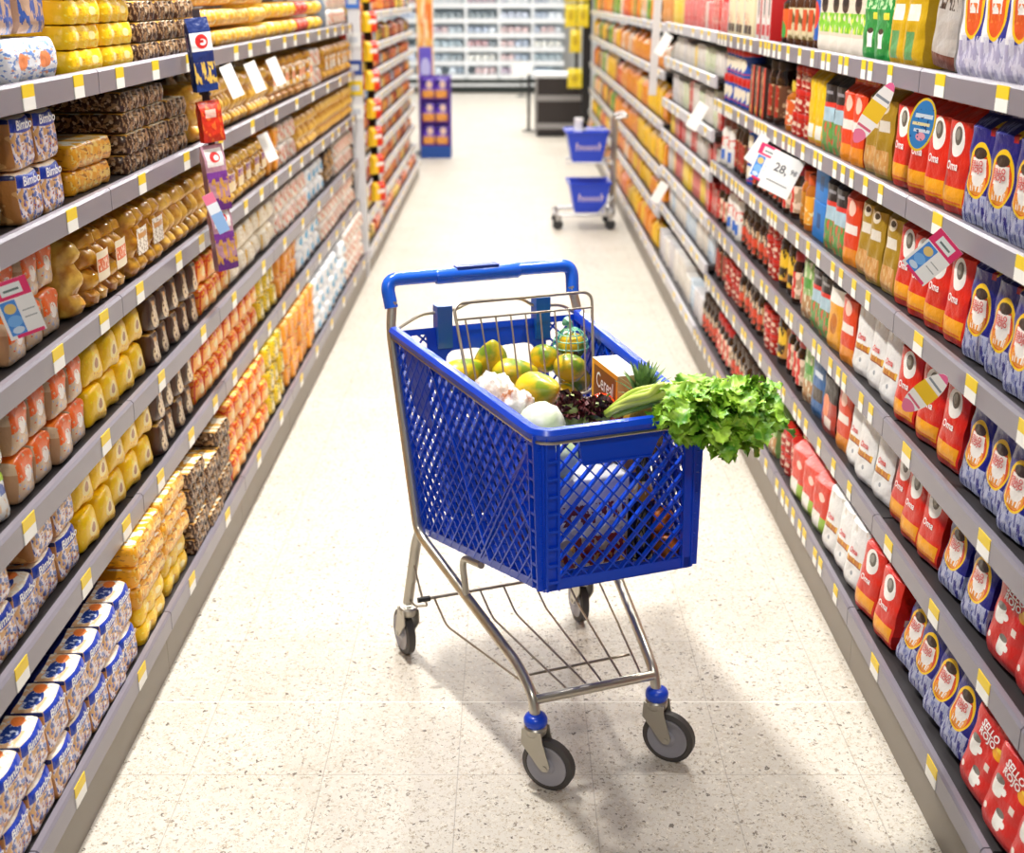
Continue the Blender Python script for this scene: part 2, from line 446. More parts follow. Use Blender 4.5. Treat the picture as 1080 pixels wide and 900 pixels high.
# ------------------------------------------------------------------ products: bread side
FILM = dict(rough=.34, bump=.4, bscale=38, coat=.18, vary=.14)
def film(name, base, layers=(), **kw): return pm(name, base, layers, **{**FILM, **kw})
def ripple(n, amp, ax=0):
    def f(x, y, z, dm):
        q = (x/dm[0] + .5)*n
        k = abs(math.sin(q*PI))**.6
        s = 1 if z > 0 else -1
        fr = -1 if y < -dm[1]*.4 else 0
        return (0, -fr*-amp*k if fr else 0, amp*.6*k*s if abs(z) > dm[2]*.35 else 0)
    return f
def wob(amp, seed):
    rg = random.Random(seed); p = [rg.uniform(0, 6) for _ in range(6)]
    def f(x, y, z, dm):
        return (amp*math.sin(40*y+30*z+p[0])*.6, amp*math.sin(45*x+38*z+p[1]), amp*math.sin(42*x+25*y+p[2]))
    return f
def buns(nx, nz, amp):
    def f(x, y, z, dm):
        k = abs(math.sin((x/dm[0]+.5)*nx*PI))**.5 * abs(math.sin((z/dm[2]+.5)*nz*PI))**.5
        fr = max(0, -y/(dm[1]/2))
        tp = max(0, z/(dm[2]/2)) if nz == 1 else 0
        tz = max(0, z/(dm[2]/2)) if nz > 2 else 0
        return (-x*.24*tz*tz-x*.06*(1-k)*(nz > 2), -amp*(k-.5)*fr, amp*(k-.5)*tp)
    return f

navy, royal, cream = '#0a1a5e', '#1440b8', '#ecd9bd'
# sliced loaf with navy print
m_blue = film('loaf_blue', '#dba970', [
    ('n', (0, 1, 0, .70), 5, 4, .50, '#ece0e4'), ('n', (0, 1, 0, .66), 6, 6, .54, '#5c76c0'), ('n', (.05, .95, .05, .5), 8, 8, .60, '#b0523a'), ('n', (0, 1, .05, .66), 7, 6, .60, '#2c3478'),
    ('r', .02, .98, .70, 1.0, royal), ('r', 0, 1, 1.0, 1.06, '#f0dcc0'), ('r', 0, 1, 1.06, 1.23, '#e9b98a'), ('n', (0, 1, 1.0, 1.24), 6, 10, .52, '#f4eadc'),
    ('e', .42, 1.14, .30, .06, '#23408f'), ('n', (.1, .75, 1.09, 1.2), 12, 26, .55, '#c9cfe6'), ('e', .76, 1.13, .15, .045, '#ef7f3a'), ('r', 0, 1, 1.23, 2, navy), ('n', (.05, .95, 1.42, 1.8), 8, 9, .62, '#2a4fb0'),
    ('r', -1, 0, 0, 1, '#b87a3e'), ('r', 1, 2, 0, 1, '#b87a3e'), ('n', (-1, 0, 0, 1), 5, 3, .55, '#d9a566'), ('n', (1, 2, 0, 1), 5, 3, .55, '#d9a566'), ('r', -1, 0, .86, 1, navy), ('r', 1, 2, .86, 1, navy)], vary=.05)
white_ink = pm('white_ink', '#f5f5f2', rough=.4)
w, d, h = .118, .30, .105
_b = rpack(w, d, h, .018, 5, wob(.0025, 3))
vs, fs = text_geo('Bimbo', .03)
_b.add([(x*.026, -.0038, .086+y*.02) for x, y in vs], fs, 1)
_b.add([(x*.030, .098+y*.026, h+.0012) for x, y in vs], fs, 1)
proto('blue_loaf', 'sliced_loaf', 'bread', 'blue-banded sliced loaf', _b.mesh('sliced_loaf', [m_blue, white_ink]), w, d, h)

m_yel = film('pack_yellow', '#fccb00', [('n', (0, 1, 0, 2), 4, 4, .60, '#ffe030'), ('e', .5, .5, .2, .22, '#f8e08a'), ('e', .5, .5, .1, .13, '#a86a28'), ('n', (.2, .8, .1, .3), 9, 12, .6, '#d98a14')])
proto('yellow_loaf', 'yellow_loaf', 'bread', 'yellow-wrapped loaf', rpack(.11, .26, .095, .022, 5, wob(.004, 5)).mesh('yellow_loaf', m_yel), .112, .26, .097)
m_yel2 = film('pack_yellow_long', '#fccb06', [('n', (0, 1, 0, 2), 7, 4, .57, '#ffe25a'), ('n', (.1, .9, .2, .8), 9, 7, .62, '#e8a21a'), ('e', .3, .55, .07, .2, '#fbe7a0'), ('e', .72, .55, .07, .2, '#fbe7a0')])
proto('yellow_pack', 'bread_pack', 'bread', 'long yellow bread pack', rpack(.225, .20, .050, .018, 9, ripple(3, .010)).mesh('bread_pack', m_yel2), .228, .2, .0515)
m_brown = film('pack_brown', '#4a2c1a', [('n', (-1, 2, 0, 1), 17, 2.2, .52, '#a8835c'), ('n', (-1, 2, 0, 1), 19, 3, .60, '#d8c0a0'), ('n', (-1, 2, 0, 1), 9, 7, .60, '#241006'), ('r', 0, 1, 1, 2, '#dda03a'), ('n', (0, 1, 1, 2), 7, 5, .53, '#f3e4c8'), ('n', (0, 1, 1, 2), 6, 8, .64, '#b9691c')])
proto('brown_pack', 'bread_pack', 'bread', 'brown seeded bread pack', rpack(.19, .22, .048, .018, 10, ripple(4, .010)).mesh('bread_pack', m_brown), .193, .22, .05)
m_brl = film('loaf_brown', '#432410', [('e', .5, .42, .36, .34, '#ecd2a6'), ('n', (.12, .88, .08, .78), 6, 5, .56, '#7a4a22'), ('r', .3, .7, .72, .85, '#d6962c'), ('r', 0, 1, 1, 2, '#d8a23c'), ('n', (0, 1, 1, 2), 5, 5, .56, '#4a2812'), ('r', -1, 0, 0, 1, '#5a3418')])
proto('brown_loaf', 'brown_loaf', 'bread', 'brown-wrapped loaf', rpack(.098, .26, .096, .02, 5, wob(.004, 8)).mesh('brown_loaf', m_brl), .1, .26, .098)
m_gold = film('pack_golden', '#f2a818', [('n', (0, 1, 0, 1), 12, 3, .53, '#f6cf6a'), ('n', (-1, 2, 0, 1), 11, 6, .60, '#b8701a'), ('r', 0, 1, 1, 2, '#f0ae20'), ('n', (0, 1, 1, 2), 10, 4, .52, '#f8ecd2'), ('r', .05, .95, 1.62, 1.8, '#e06a16'), ('n', (0, 1, 1.55, 1.86), 16, 6, .52, '#f3c04a')])
proto('golden_pack', 'bread_pack', 'bread', 'long golden roll pack', rpack(.265, .26, .055, .02, 7, ripple(5, .006)).mesh('bread_pack', m_gold), .268, .26, .057)
m_org = film('loaf_orange', '#f6a01c', [('n', (0, 1, 0, 1), 4, 4, .54, '#f8c838'), ('r', 0, .10, 0, 1, '#d8350c'), ('n', (0, 1, .66, 1), 6, 6, .50, '#e04a10'), ('e', .62, .42, .16, .18, '#f4d890'), ('r', 0, 1, 1, 2, '#e8641a'), ('n', (0, 1, 1, 2), 5, 5, .50, '#f5c840'), ('r', -1, 0, 0, 1, '#f08a1c'), ('n', (-1, 0, 0, 1), 5, 5, .54, '#d8330c'), ('r', 1, 2, 0, 1, '#e8701a')])
proto('orange_loaf', 'orange_loaf', 'bread', 'orange-red toast loaf', rpack(.1, .24, .09, .02, 5, wob(.004, 12)).mesh('orange_loaf', m_org), .102, .24, .092)
m_ow = film('loaf_orange_white', '#d2b594', [('n', (0, 1, .52, 1), 6, 6, .40, '#f0640c'), ('n', (0, 1, 0, .5), 6, 6, .58, '#a4adc8'), ('e', .55, .5, .22, .16, '#f4ece4'), ('n', (.1, .9, .3, .7), 9, 9, .64, '#d8572a'), ('r', 0, 1, 1, 1.35, '#ef7a1c'), ('r', 0, 1, 1.35, 2, '#8d6a52'), ('r', -1, 0, 0, .7, '#b98d66')])
proto('orange_white_loaf', 'white_loaf', 'bread', 'orange-topped white loaf', rpack(.105, .24, .098, .02, 5, wob(.004, 15)).mesh('white_loaf', m_ow), .107, .24, .1)
m_gb = film('loaf_green', '#e9e6df', [('n', (0, 1, 0, .5), 5, 5, .56, '#e8c89a'), ('r', 0, 1, .78, 1.3, '#a9d81c'), ('r', 0, 1, .55, .78, '#1d55b0'), ('n', (0, 1, .5, .8), 7, 7, .6, '#f3f3ef'), ('r', 0, 1, 1.3, 2, '#3a5fb4')])
proto('green_loaf', 'green_loaf', 'bread', 'green-and-blue sliced loaf', rpack(.11, .26, .105, .02, 5, wob(.003, 17)).mesh('green_loaf', m_gb), .112, .26, .107)
m_round = film('bread_round', '#e7dac0', [('n', (0, 1, 0, 2), 4, 4, .56, '#f4ecdb'), ('n', (0, 1, 0, 1), 7, 7, .64, '#c9a97a'), ('r', 0, .09, 0, 1, '#e6b322')])
proto('round_bread', 'round_bread', 'bread', 'cream round bread', rpack(.135, .2, .088, .035, 5, wob(.003, 18)).mesh('round_bread', m_round), .138, .2, .09)
m_wb = film('pack_white_blue', '#eff1f3', [('n', (0, 1, 0, 1), 5, 5, .6, '#cfd8e0'), ('e', .5, .5, .2, .24, '#34a8dc'), ('r', .62, .95, .15, .32, '#9fb2c8')])
proto('white_blue_pack', 'white_pack', 'bread', 'white blue-dotted pack', rpack(.15, .22, .085, .025, 5, wob(.004, 20)).mesh('white_pack', m_wb), .153, .22, .087)
m_wr = film('pack_white_red', '#f0e6dc', [('n', (0, 1, 0, 1), 4, 4, .50, '#e2b98a'), ('n', (0, 1, .1, .9), 4, 4, .55, '#dd4a2c'), ('r', .1, .9, .75, .9, '#e7c0b8')])
proto('white_red_pack', 'white_pack', 'bread', 'white red-printed pack', rpack(.12, .22, .09, .02, 5, wob(.004, 21)).mesh('white_pack', m_wr), .123, .22, .092)
m_or2 = film('pack_orange_green', '#f09a24', [('n', (0, 1, 0, 2), 5, 5, .56, '#f8d060'), ('n', (0, 1, 0, 1), 7, 7, .6, '#e2511a'), ('n', (0, 1, 0, 1), 8, 6, .68, '#6aa83a')])
proto('orange_pack', 'orange_pack', 'bread', 'orange speckled pack', rpack(.11, .22, .088, .02, 5, wob(.004, 22)).mesh('orange_pack', m_or2), .113, .22, .09)
m_yg = film('pack_yellow_black', '#e9c61c', [('n', (0, 1, 0, 2), 6, 6, .55, '#2f2a14'), ('n', (0, 1, 0, 2), 7, 7, .64, '#9fc43a'), ('r', .2, .8, .3, .6, '#efe0a8')])
proto('yellow_black_pack', 'yellow_pack', 'bread', 'yellow-black toast pack', rpack(.11, .22, .09, .02, 5, wob(.004, 23)).mesh('yellow_pack', m_yg), .113, .22, .092)
m_whitelay = film('pack_blue_white', '#e8eaf0', [('n', (-1, 2, 0, 2), 12, 8, .55, '#6a90d0'), ('n', (0, 1, .1, .9), 14, 9, .62, '#f2a47a'), ('e', .3, .5, .09, .2, '#f08a50'), ('e', .7, .5, .09, .2, '#f08a50')])
proto('blue_white_long', 'bread_pack', 'bread', 'long white-and-blue pack', rpack(.33, .24, .085, .03, 7, ripple(3, .008)).mesh('bread_pack', m_whitelay), .335, .24, .09)
# bags of buns with a gathered neck
m_bun = mottled('bun_crust', '#a9640f', '#f2b93c', 22, .36, .62, .28, .25, coat=.5)
m_bun2 = mottled('bun_crust_light', '#c07c16', '#f6c858', 24, .36, .62, .28, .25, coat=.5)
m_neck = mottled('bag_neck', '#c7a064', '#f0e2bd', 60, .4, .6, .2, .4, coat=.6)
m_lblO = film('label_orange', '#f0e0c0', [('r', .05, .95, .3, .75, '#e2641a'), ('n', (.1, .9, .35, .7), 10, 4, .55, '#f6e8d0')], bump=.1)
m_lblW = film('label_white', '#efe6d6', [('n', (0, 1, 0, 1), 7, 7, .52, '#b7a48c'), ('r', .1, .9, .6, .8, '#c98b3a')], bump=.1)
m_lblP = film('label_purple', '#e9d8b0', [('r', 0, 1, .55, .95, '#7c3c8e'), ('n', (0, 1, .1, .9), 8, 8, .56, '#f2c768')], bump=.1)
def bun_bag(w, d, h, nx, nz, bm_, lbl, key, desc, neck=True, amp=.03):
    body = rpack(w, d, h*.86, .035, 10, buns(nx, nz, amp))
    ps = []
    if neck:
        nk = MB(); lathe([(w*.30, h*.80), (w*.16, h*.88), (.014, h*.93), (.012, h*.945), (w*.14, h*1.0), (w*.17, h*1.02)], 12, nk, M=Matrix.Translation((0, d*.5, 0)))
        ps.append(('twisted_neck', nk.mesh('twisted_neck', m_neck), None))
    if lbl:
        lb = MB(); N = 6; vs = []; uv = []; fs = []
        for i in range(N+1):
            for j in range(N+1):
                u, v = i/N, j/N
                vs.append(((u-.5)*w*.62, -amp*.5-.002-.004*math.cos((u-.5)*3), h*(.30+.30*v))); uv.append((u, v))
        for i in range(N):
            for j in range(N): fs.append((i*(N+1)+j, (i+1)*(N+1)+j, (i+1)*(N+1)+j+1, i*(N+1)+j+1))
        lb.add(vs, fs, 0, uv); ps.append(('printed_label', lb.mesh('printed_label', lbl, 180), None))
    proto(key, 'bun_bag', 'bread', desc, body.mesh('bun_bag', bm_), w+.004, d, h, ps)
bun_bag(.135, .15, .225, 2, 4, m_bun, m_lblO, 'bun_bag_orange', 'orange-labelled bun bag')
bun_bag(.15, .16, .22, 2, 3, m_bun, m_lblW, 'bun_bag_white', 'white-labelled bun bag')
bun_bag(.13, .16, .205, 2, 3, m_bun2, None, 'bun_bag_plain', 'clear golden bun bag')
bun_bag(.15, .16, .20, 2, 3, m_bun2, m_lblP, 'bun_bag_purple', 'purple-labelled bun bag')
bun_bag(.075, .12, .215, 1, 3, m_bun2, None, 'bun_bag_slim', 'slim golden bread bag')
m_rolly = mottled('roll_yellow', '#e8a010', '#ffdc55', 24, .36, .6, .28, .25, coat=.5)
proto('roll_pack', 'roll_pack', 'bread', 'yellow roll pack', rpack(.17, .18, .07, .03, 9, buns(4, 1, .022)).mesh('roll_pack', m_rolly), .174, .18, .072)
m_rollr = film('roll_red', '#d8331c', [('n', (-1, 2, 0, 2), 6, 4, .55, '#f2b09a'), ('n', (0, 1, 0, 1), 8, 6, .64, '#fbe3d8')])
proto('red_roll_pack', 'roll_pack', 'bread', 'red-printed roll pack', rpack(.15, .18, .07, .03, 8, buns(3, 1, .02)).mesh('roll_pack', m_rollr), .154, .18, .072)
m_goldbun = film('pack_bun_gold', '#e2a838', [('n', (0, 1, 0, 2), 6, 3, .56, '#f2cc70'), ('n', (0, 1, 0, 1), 9, 5, .63, '#cf8d2c'), ('n', (.3, .7, .2, .8), 12, 8, .64, '#d2403a')])
proto('golden_bun_pack', 'bun_pack', 'bread', 'golden bun pack', rpack(.27, .2, .062, .025, 10, buns(4, 1, .018)).mesh('bun_pack', m_goldbun), .274, .2, .064)
# clear bag with blue and orange print, standing
_b, sf = bag(.15, .09, .2, 0, 31, .002)
put_text(_b, lambda u, v: sf(u, v, .002), 'TOSTA', .5, .48, .14, 1, .08, .2/.15*.75, 0, .02)
m_tost = film('bag_toast', '#c9a58c', [('n', (0, 1, 0, .75), 5, 6, .5, '#2c57a8'), ('r', .05, .95, .34, .62, '#e2703a'), ('r', -.1, 1.1, .72, .80, '#e07a38'), ('r', -1, 2, .8, 1, '#d9cfc6')])
proto('toast_bag', 'toast_bag', 'bread', 'blue-and-orange toast bag', _b.mesh('toast_bag', [m_tost, white_ink]), .155, .09, .2)
m_mesh = mottled('dark_bread', '#3a1f0e', '#c79a5c', 30, .42, .6, .3, .3, coat=.5)
proto('dark_bread', 'bread_bag', 'bread', 'dark crusty bread bag', rpack(.16, .2, .19, .05, 8, buns(2, 3, .02)).mesh('bread_bag', m_mesh), .165, .2, .19)
m_bott = pm('bottle_blue', '#1f9ad6', rough=.2, coat=.5)
proto('blue_bottle', 'bottle', 'bottle', 'blue-capped bottle', lathe([(.035, 0), (.04, .01), (.04, .11), (.03, .14), (.018, .16), (.018, .175)], 14, M=Matrix.Translation((0, .042, 0))).mesh('bottle', pm('bottle_grey', '#7b8794', rough=.25)), .085, .08, .2,
      [('cap', lathe([(.028, .16), (.03, .165), (.03, .2), (.024, .205)], 14, M=Matrix.Translation((0, .042, 0))).mesh('cap', m_bott), 'bright blue cap')])

SHELF = ['top shelf', 'second shelf', 'third shelf', 'fourth shelf', 'fifth shelf', 'sixth shelf', 'seventh shelf', 'eighth shelf', 'ninth shelf']
CNT = {}
def run(rackname, tops, side, lev, y0, y1, key, tiers=1, off=.012, jit=.004, gap=.002, skip=0., tilt=0., roll=0., yaw=.03, xf=.955, zs=None, seed=None, depth_jit=.012, zoff=0., t0=0, turn=0.):
    p = PROTO[key]
    rg = random.Random(len(CNT)*7+lev*13+int(y0*100))
    n = max(1, int((y1-y0)/(p['w']+gap)+.35)); step = (y1-y0)/n
    base = lev == len(tops)-1
    nm = SHELF[lev] if not base else 'bottom shelf'
    if tiers == 1 and zs is None and lev:
        clear = tops[lev-1]-.03-tops[lev]-zoff
        zs = min(1., clear/(p['h']*math.cos(tilt*1.2)+p['d']*math.sin(abs(tilt)*1.2)+p['w']/2*abs(math.sin(roll*1.3))+.004))
    for i in range(n):
        for t in range(tiers):
            if t == tiers-1 and t > 0 and rg.random() < skip: continue
            k = (rackname, lev, p['desc'], t+t0); CNT[k] = CNT.get(k, 0)+1
            tier = '' if tiers == 1 and not t0 else {0: ', bottom tier', 1: ', second tier', 2: ', third tier', 3: ', fourth tier', 4: ', fifth tier', 5: ', sixth tier'}[t+t0]
            lab = f"{p['desc']}, {ordinal(CNT[k])} from near end{tier}, {nm}, {rackname}"
            x = side*((xf if not base else xf-.04)+off+rg.uniform(0, depth_jit))
            y = y0+step*(i+.5)+rg.uniform(-jit, jit)*.5
            z = tops[lev]+.001+zoff+t*(p['h']+.0015)+(p['d']*math.sin(-tilt*1.2) if tilt < 0 else 0)+p['w']/2*abs(math.sin(roll*1.3))
            s = min(1., (step-.001)/p['w'])
            put(key, (x, y, z), -side*PI/2+side*turn+rg.uniform(-yaw, yaw), lab, f"{p['desc']}s, {nm} of the {rackname}", tilt*rg.uniform(.8, 1.2), roll*rg.uniform(.6, 1.3), (s, 1, zs or 1))

def L(lev, y0, y1, *a, **k):
    e = .07 if lev == 5 else .03
    run('bread rack', ZL, -1, lev, y0*1.03+e, min(7.6, y1*1.03+e), *a, **{'xf': .948, 'off': .004 if lev < 5 else -.002, **k})
# top shelf
L(0, 2.28, 2.66, 'blue_white_long')
L(0, 2.32, 2.655, 'toast_bag', zoff=.093, t0=1, off=.03)
L(0, 2.67, 3.15, 'yellow_pack', 4, skip=.2); 
L(0, 3.17, 3.76, 'brown_pack', 4, skip=.3)
L(0, 3.78, 4.90, 'golden_bun_pack', 4, skip=.2)
L(0, 4.93, 5.62, 'roll_pack', 3)
L(0, 5.64, 5.96, 'red_roll_pack', 3)
L(0, 5.98, 6.34, 'roll_pack', 3)
L(0, 6.38, 6.56, 'blue_bottle')
L(0, 6.65, 7.6, 'white_red_pack', 2)
# second
L(1, 2.08, 2.28, 'dark_bread')
L(1, 2.30, 2.56, 'blue_loaf', 2, jit=.01)
L(1, 2.66, 2.94, 'golden_pack', 2, off=.02)
L(1, 3.02, 3.62, 'brown_pack', 4, off=.012, skip=.3)
L(1, 3.66, 4.85, 'bun_bag_plain')
L(1, 4.88, 5.9, 'bun_bag_orange')
L(1, 5.93, 6.25, 'white_red_pack', 2)
L(1, 6.30, 7.55, 'bun_bag_white')
# third
L(2, 1.98, 2.50, 'orange_white_loaf', 2, off=.015)
L(2, 2.53, 2.62, 'bun_bag_slim')
L(2, 2.63, 2.90, 'bun_bag_orange')
L(2, 2.92, 3.22, 'bun_bag_white')
L(2, 3.24, 3.92, 'bun_bag_plain')
L(2, 3.96, 4.72, 'bun_bag_purple')
L(2, 4.75, 5.02, 'orange_pack', 2)
L(2, 5.04, 5.42, 'white_red_pack', 2)
L(2, 5.45, 6.0, 'bun_bag_plain')
L(2, 6.05, 7.5, 'bun_bag_slim')
# fourth
L(3, 1.88, 2.11, 'green_loaf', 2)
L(3, 2.13, 2.55, 'orange_white_loaf', 2)
L(3, 2.57, 3.02, 'yellow_loaf', 2, skip=.25)
L(3, 3.04, 3.58, 'brown_loaf', 2)
L(3, 3.60, 3.98, 'orange_loaf', 2)
L(3, 4.00, 4.85, 'round_bread', 2)
L(3, 4.88, 5.62, 'white_red_pack', 2)
L(3, 5.65, 6.2, 'white_blue_pack', 2)
L(3, 6.25, 6.6, 'dark_bread')
L(3, 6.65, 7.5, 'white_red_pack', 2)
# fifth
L(4, 1.80, 2.40, 'blue_loaf', 2, skip=.3)
L(4, 2.42, 3.00, 'yellow_loaf', 2, skip=.1)
L(4, 3.02, 3.44, 'brown_loaf', 2)
L(4, 3.46, 3.95, 'orange_loaf', 2)
L(4, 3.97, 4.40, 'orange_loaf', 2)
L(4, 4.42, 4.8, 'yellow_black_pack', 2)
L(4, 4.82, 5.3, 'orange_pack', 2)
L(4, 5.32, 6.0, 'white_blue_pack', 2)
L(4, 6.02, 7.5, 'white_red_pack', 2)
# bottom
L(5, 1.50, 2.52, 'blue_loaf', 2, jit=.004, depth_jit=.010, off=-.006)
L(5, 2.54, 3.05, 'yellow_pack', 2, off=.008)
L(5, 2.54, 3.05, 'golden_pack', 3, zoff=.108, t0=2, off=-.004, skip=.4)
L(5, 3.07, 3.58, 'brown_pack', 5, skip=.2)
L(5, 3.60, 4.22, 'orange_loaf', 3)
L(5, 4.24, 4.6, 'yellow_black_pack', 3, skip=.3)
L(5, 4.62, 5.4, 'orange_pack', 3)
L(5, 5.42, 6.5, 'white_blue_pack', 3, skip=.3)
L(5, 6.52, 7.5, 'white_red_pack', 3)
# ------------------------------------------------------------------ products: coffee side
FOIL = dict(rough=.33, bump=.55, bscale=24, coat=.12, vary=.06, bdist=.014)
def foil(name, base, layers=(), **kw): return pm(name, base, layers, **{**FOIL, **kw})
def seal(w, d, h, m):
    mb = MB(); box(-w*.485, w*.485, d/2-.004, d/2+.004, h-.006, h+.010, mb)
    return ('top_seal', mb.mesh('top_seal', m, 0), None)
def coffee_bag(key, desc, w, d, h, m, texts=(), seed=0, crumple=.003, sealm=None, name='coffee_bag', cat='coffee bag', pinch=.84):
    mb, sf_ = bag(w*.95, d, h, 0, seed, crumple, pinch, 12, 18)
    sf = lambda u, v: sf_(u, v, .0022)
    ms = [m]
    for (s, u, v, size, ink, rot, shear, bold) in texts:
        if ink not in ms: ms.append(ink)
        put_text(mb, sf, s, u, v, size, ms.index(ink), rot, h/w, shear, bold)
    proto(key, name, cat, desc, mb.mesh(name, ms), w, d*1.14, h+.012, [seal(w, d, h, sealm or m)])
    return sf
red_ink = pm('red_ink', '#d8282a', rough=.4)
black_ink = pm('black_ink', '#1d1a18', rough=.4)
rd = '#d9220f'
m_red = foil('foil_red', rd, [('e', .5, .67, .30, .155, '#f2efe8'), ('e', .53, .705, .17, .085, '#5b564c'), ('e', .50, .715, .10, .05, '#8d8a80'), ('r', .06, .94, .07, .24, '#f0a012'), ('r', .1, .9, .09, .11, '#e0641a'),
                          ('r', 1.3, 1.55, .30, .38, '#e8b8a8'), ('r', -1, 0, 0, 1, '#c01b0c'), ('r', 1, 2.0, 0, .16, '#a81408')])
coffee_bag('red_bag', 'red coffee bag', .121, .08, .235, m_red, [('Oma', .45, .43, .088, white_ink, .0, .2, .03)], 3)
m_blub = foil('foil_blue', '#14187a', [('n', (-1, 2, 0, .27), 12, 5, .45, '#a9adc6'), ('n', (-1, 2, 0, .25), 24, 10, .58, '#6f77ac'), ('e', .48, .47, .38, .245, '#f4c412'), ('e', .48, .455, .32, .205, '#d8481a'), ('e', .48, .36, .25, .10, '#e8912a'),
                              ('r', .25, .71, .42, .58, '#f3ece4'), ('e', .48, .42, .18, .085, '#f3ece4'), ('e', .48, .62, .22, .05, '#3a2a22'), ('n', (.3, .66, .29, .36), 22, 3, .5, '#f3ece4'),
                              ('e', .84, .86, .1, .05, '#e6b81a'), ('r', .72, .86, .78, .85, '#b01c1c'), ('n', (.1, .55, .82, .92), 14, 14, .54, '#8f97cc'), ('n', (-1, 0, .3, 1), 9, 9, .62, '#2c369a'), ('n', (1, 2, .3, 1), 9, 9, .62, '#2c369a')], vary=.1)
coffee_bag('blue_bag', 'navy-blue coffee bag', .12, .075, .235, m_blub, [('SELLO\nROJO', .47, .505, .052, red_ink, .06, .0, .03)], 5, .0045)
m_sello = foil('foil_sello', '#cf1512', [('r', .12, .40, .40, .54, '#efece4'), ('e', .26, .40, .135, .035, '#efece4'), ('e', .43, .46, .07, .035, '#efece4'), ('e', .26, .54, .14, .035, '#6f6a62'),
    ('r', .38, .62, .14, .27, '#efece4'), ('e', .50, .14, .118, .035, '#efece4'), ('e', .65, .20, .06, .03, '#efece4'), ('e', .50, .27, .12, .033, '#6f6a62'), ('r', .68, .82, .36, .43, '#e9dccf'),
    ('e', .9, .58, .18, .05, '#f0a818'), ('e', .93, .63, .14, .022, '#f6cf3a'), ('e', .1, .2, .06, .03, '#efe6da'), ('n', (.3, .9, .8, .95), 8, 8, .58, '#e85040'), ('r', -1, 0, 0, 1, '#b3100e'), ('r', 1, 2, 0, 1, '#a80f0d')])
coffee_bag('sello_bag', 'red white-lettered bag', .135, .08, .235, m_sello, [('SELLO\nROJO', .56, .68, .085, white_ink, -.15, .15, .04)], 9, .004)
m_wht = foil('foil_white', '#efeeea', [('r', .12, .9, .335, .40, '#c4761c'), ('n', (.1, .9, .32, .41), 10, 4, .56, '#e8b23a'), ('r', .1, .9, .32, .335, '#8c2a16'), ('e', .5, .2, .06, .03, '#9aa0a6'), ('r', -1, 0, 0, 1, '#e2e1dd'), ('r', 1, 2, 0, 1, '#dcdad6'), ('n', (.1, .9, .7, .85), 4, 4, .62, '#dfd6c8')], rough=.42, coat=.1)
coffee_bag('white_bag', 'white coffee bag', .122, .08, .235, m_wht, [('Oma', .45, .49, .082, red_ink, .05, .22, .02)], 12)
m_gld = foil('foil_gold', '#b8942c', [('r', .2, .8, .5, .62, '#f3efe2'), ('e', .45, .76, .22, .07, '#efe6cf'), ('e', .47, .775, .15, .035, '#4a3a20'), ('r', .1, .9, .04, .3, '#dfa45a'), ('n', (.1, .9, .04, .3), 7, 7, .55, '#e9c58a')], metallic=.35, rough=.3)
coffee_bag('gold_bag', 'gold coffee bag', .105, .07, .235, m_gld, (), 15, .004)
m_redlo = foil('foil_red_orange', '#e04018', [('r', .1, .9, .4, .52, '#f3e6dc'), ('r', 0, 1, 0, .22, '#f0901c'), ('e', .5, .72, .22, .1, '#f6c6b2')])
coffee_bag('orange_red_bag', 'orange-red coffee bag', .11, .07, .225, m_redlo, (), 17)
m_blk = foil('foil_black', '#211f22', [('r', -1, 2, .0, .22, '#c9442c'), ('r', -1, 2, .0, .38, '#5f9a4c'), ('n', (-1, 2, 0, .4), 5, 5, .54, '#d8553a'), ('r', 0, 1, .38, .58, '#a9c8d6'), ('r', 0, 1, .56, .62, '#d8352a'), ('r', .2, .8, .72, .76, '#8f8f96')])
coffee_bag('black_bag', 'black green-based bag', .105, .07, .235, m_blk, (), 19)
m_yl = foil('foil_yellow', '#e8bd10', [('r', .2, .8, .08, .26, '#f2f0e4'), ('r', 0, 1, .0, .05, '#e08a14'), ('n', (.1, .9, .3, .95), 5, 5, .6, '#f6d84a')])
coffee_bag('yellow_bag_tall', 'slim yellow coffee bag', .085, .06, .245, m_yl, (), 21)
m_ylw = foil('foil_yellow_window', '#cda312', [('r', .25, .75, .68, .84, '#f4f0de'), ('r', .25, .75, .43, .58, '#f4f0de'), ('r', .2, .6, .07, .33, '#5f9a5e')])
coffee_bag('yellow_bag', 'yellow white-squared bag', .11, .085, .25, m_ylw, (), 23, .004)
m_grn = foil('foil_green', '#1f8a3c', [('n', (0, 1, 0, 1), 6, 6, .60, '#58b060'), ('r', .3, .62, .16, .36, '#f0efe8'), ('e', .46, .36, .16, .035, '#3d2a1c'), ('n', (0, 1, .62, .9), 9, 9, .52, '#bfe0a8'), ('r', .55, .85, .5, .58, '#e3d23a')])
coffee_bag('green_bag', 'green coffee bag', .125, .075, .21, m_grn, (), 25, .005)
m_ppr = pm('paper_bag', '#d9cbb6', [('s', (0, 1, .55, 1), 9, 0, .2, '#b9a78f'), ('n', (0, 1, .24, .46), 5, 6, .42, '#7ab82e'), ('n', (0, 1, .24, .46), 6, 6, .58, '#cfe04a'), ('e', .5, .56, .22, .1, '#4a382c'), ('e', .5, .585, .16, .05, '#2a1d16'), ('r', 0, 1, .03, .2, '#e6ddcf')], rough=.6, bump=.3, bscale=30, vary=.06)
coffee_bag('paper_bag', 'striped paper coffee bag', .112, .08, .25, m_ppr, (), 27)
m_slv = foil('foil_silver', '#c9c3bd', [('r', 0, 1, 0, .12, '#7b4638'), ('n', (.1, .9, .5, .62), 9, 9, .52, '#4a3b34')], metallic=.3)
coffee_bag('silver_bag', 'silver-white coffee bag', .13, .07, .25, m_slv, (), 29)
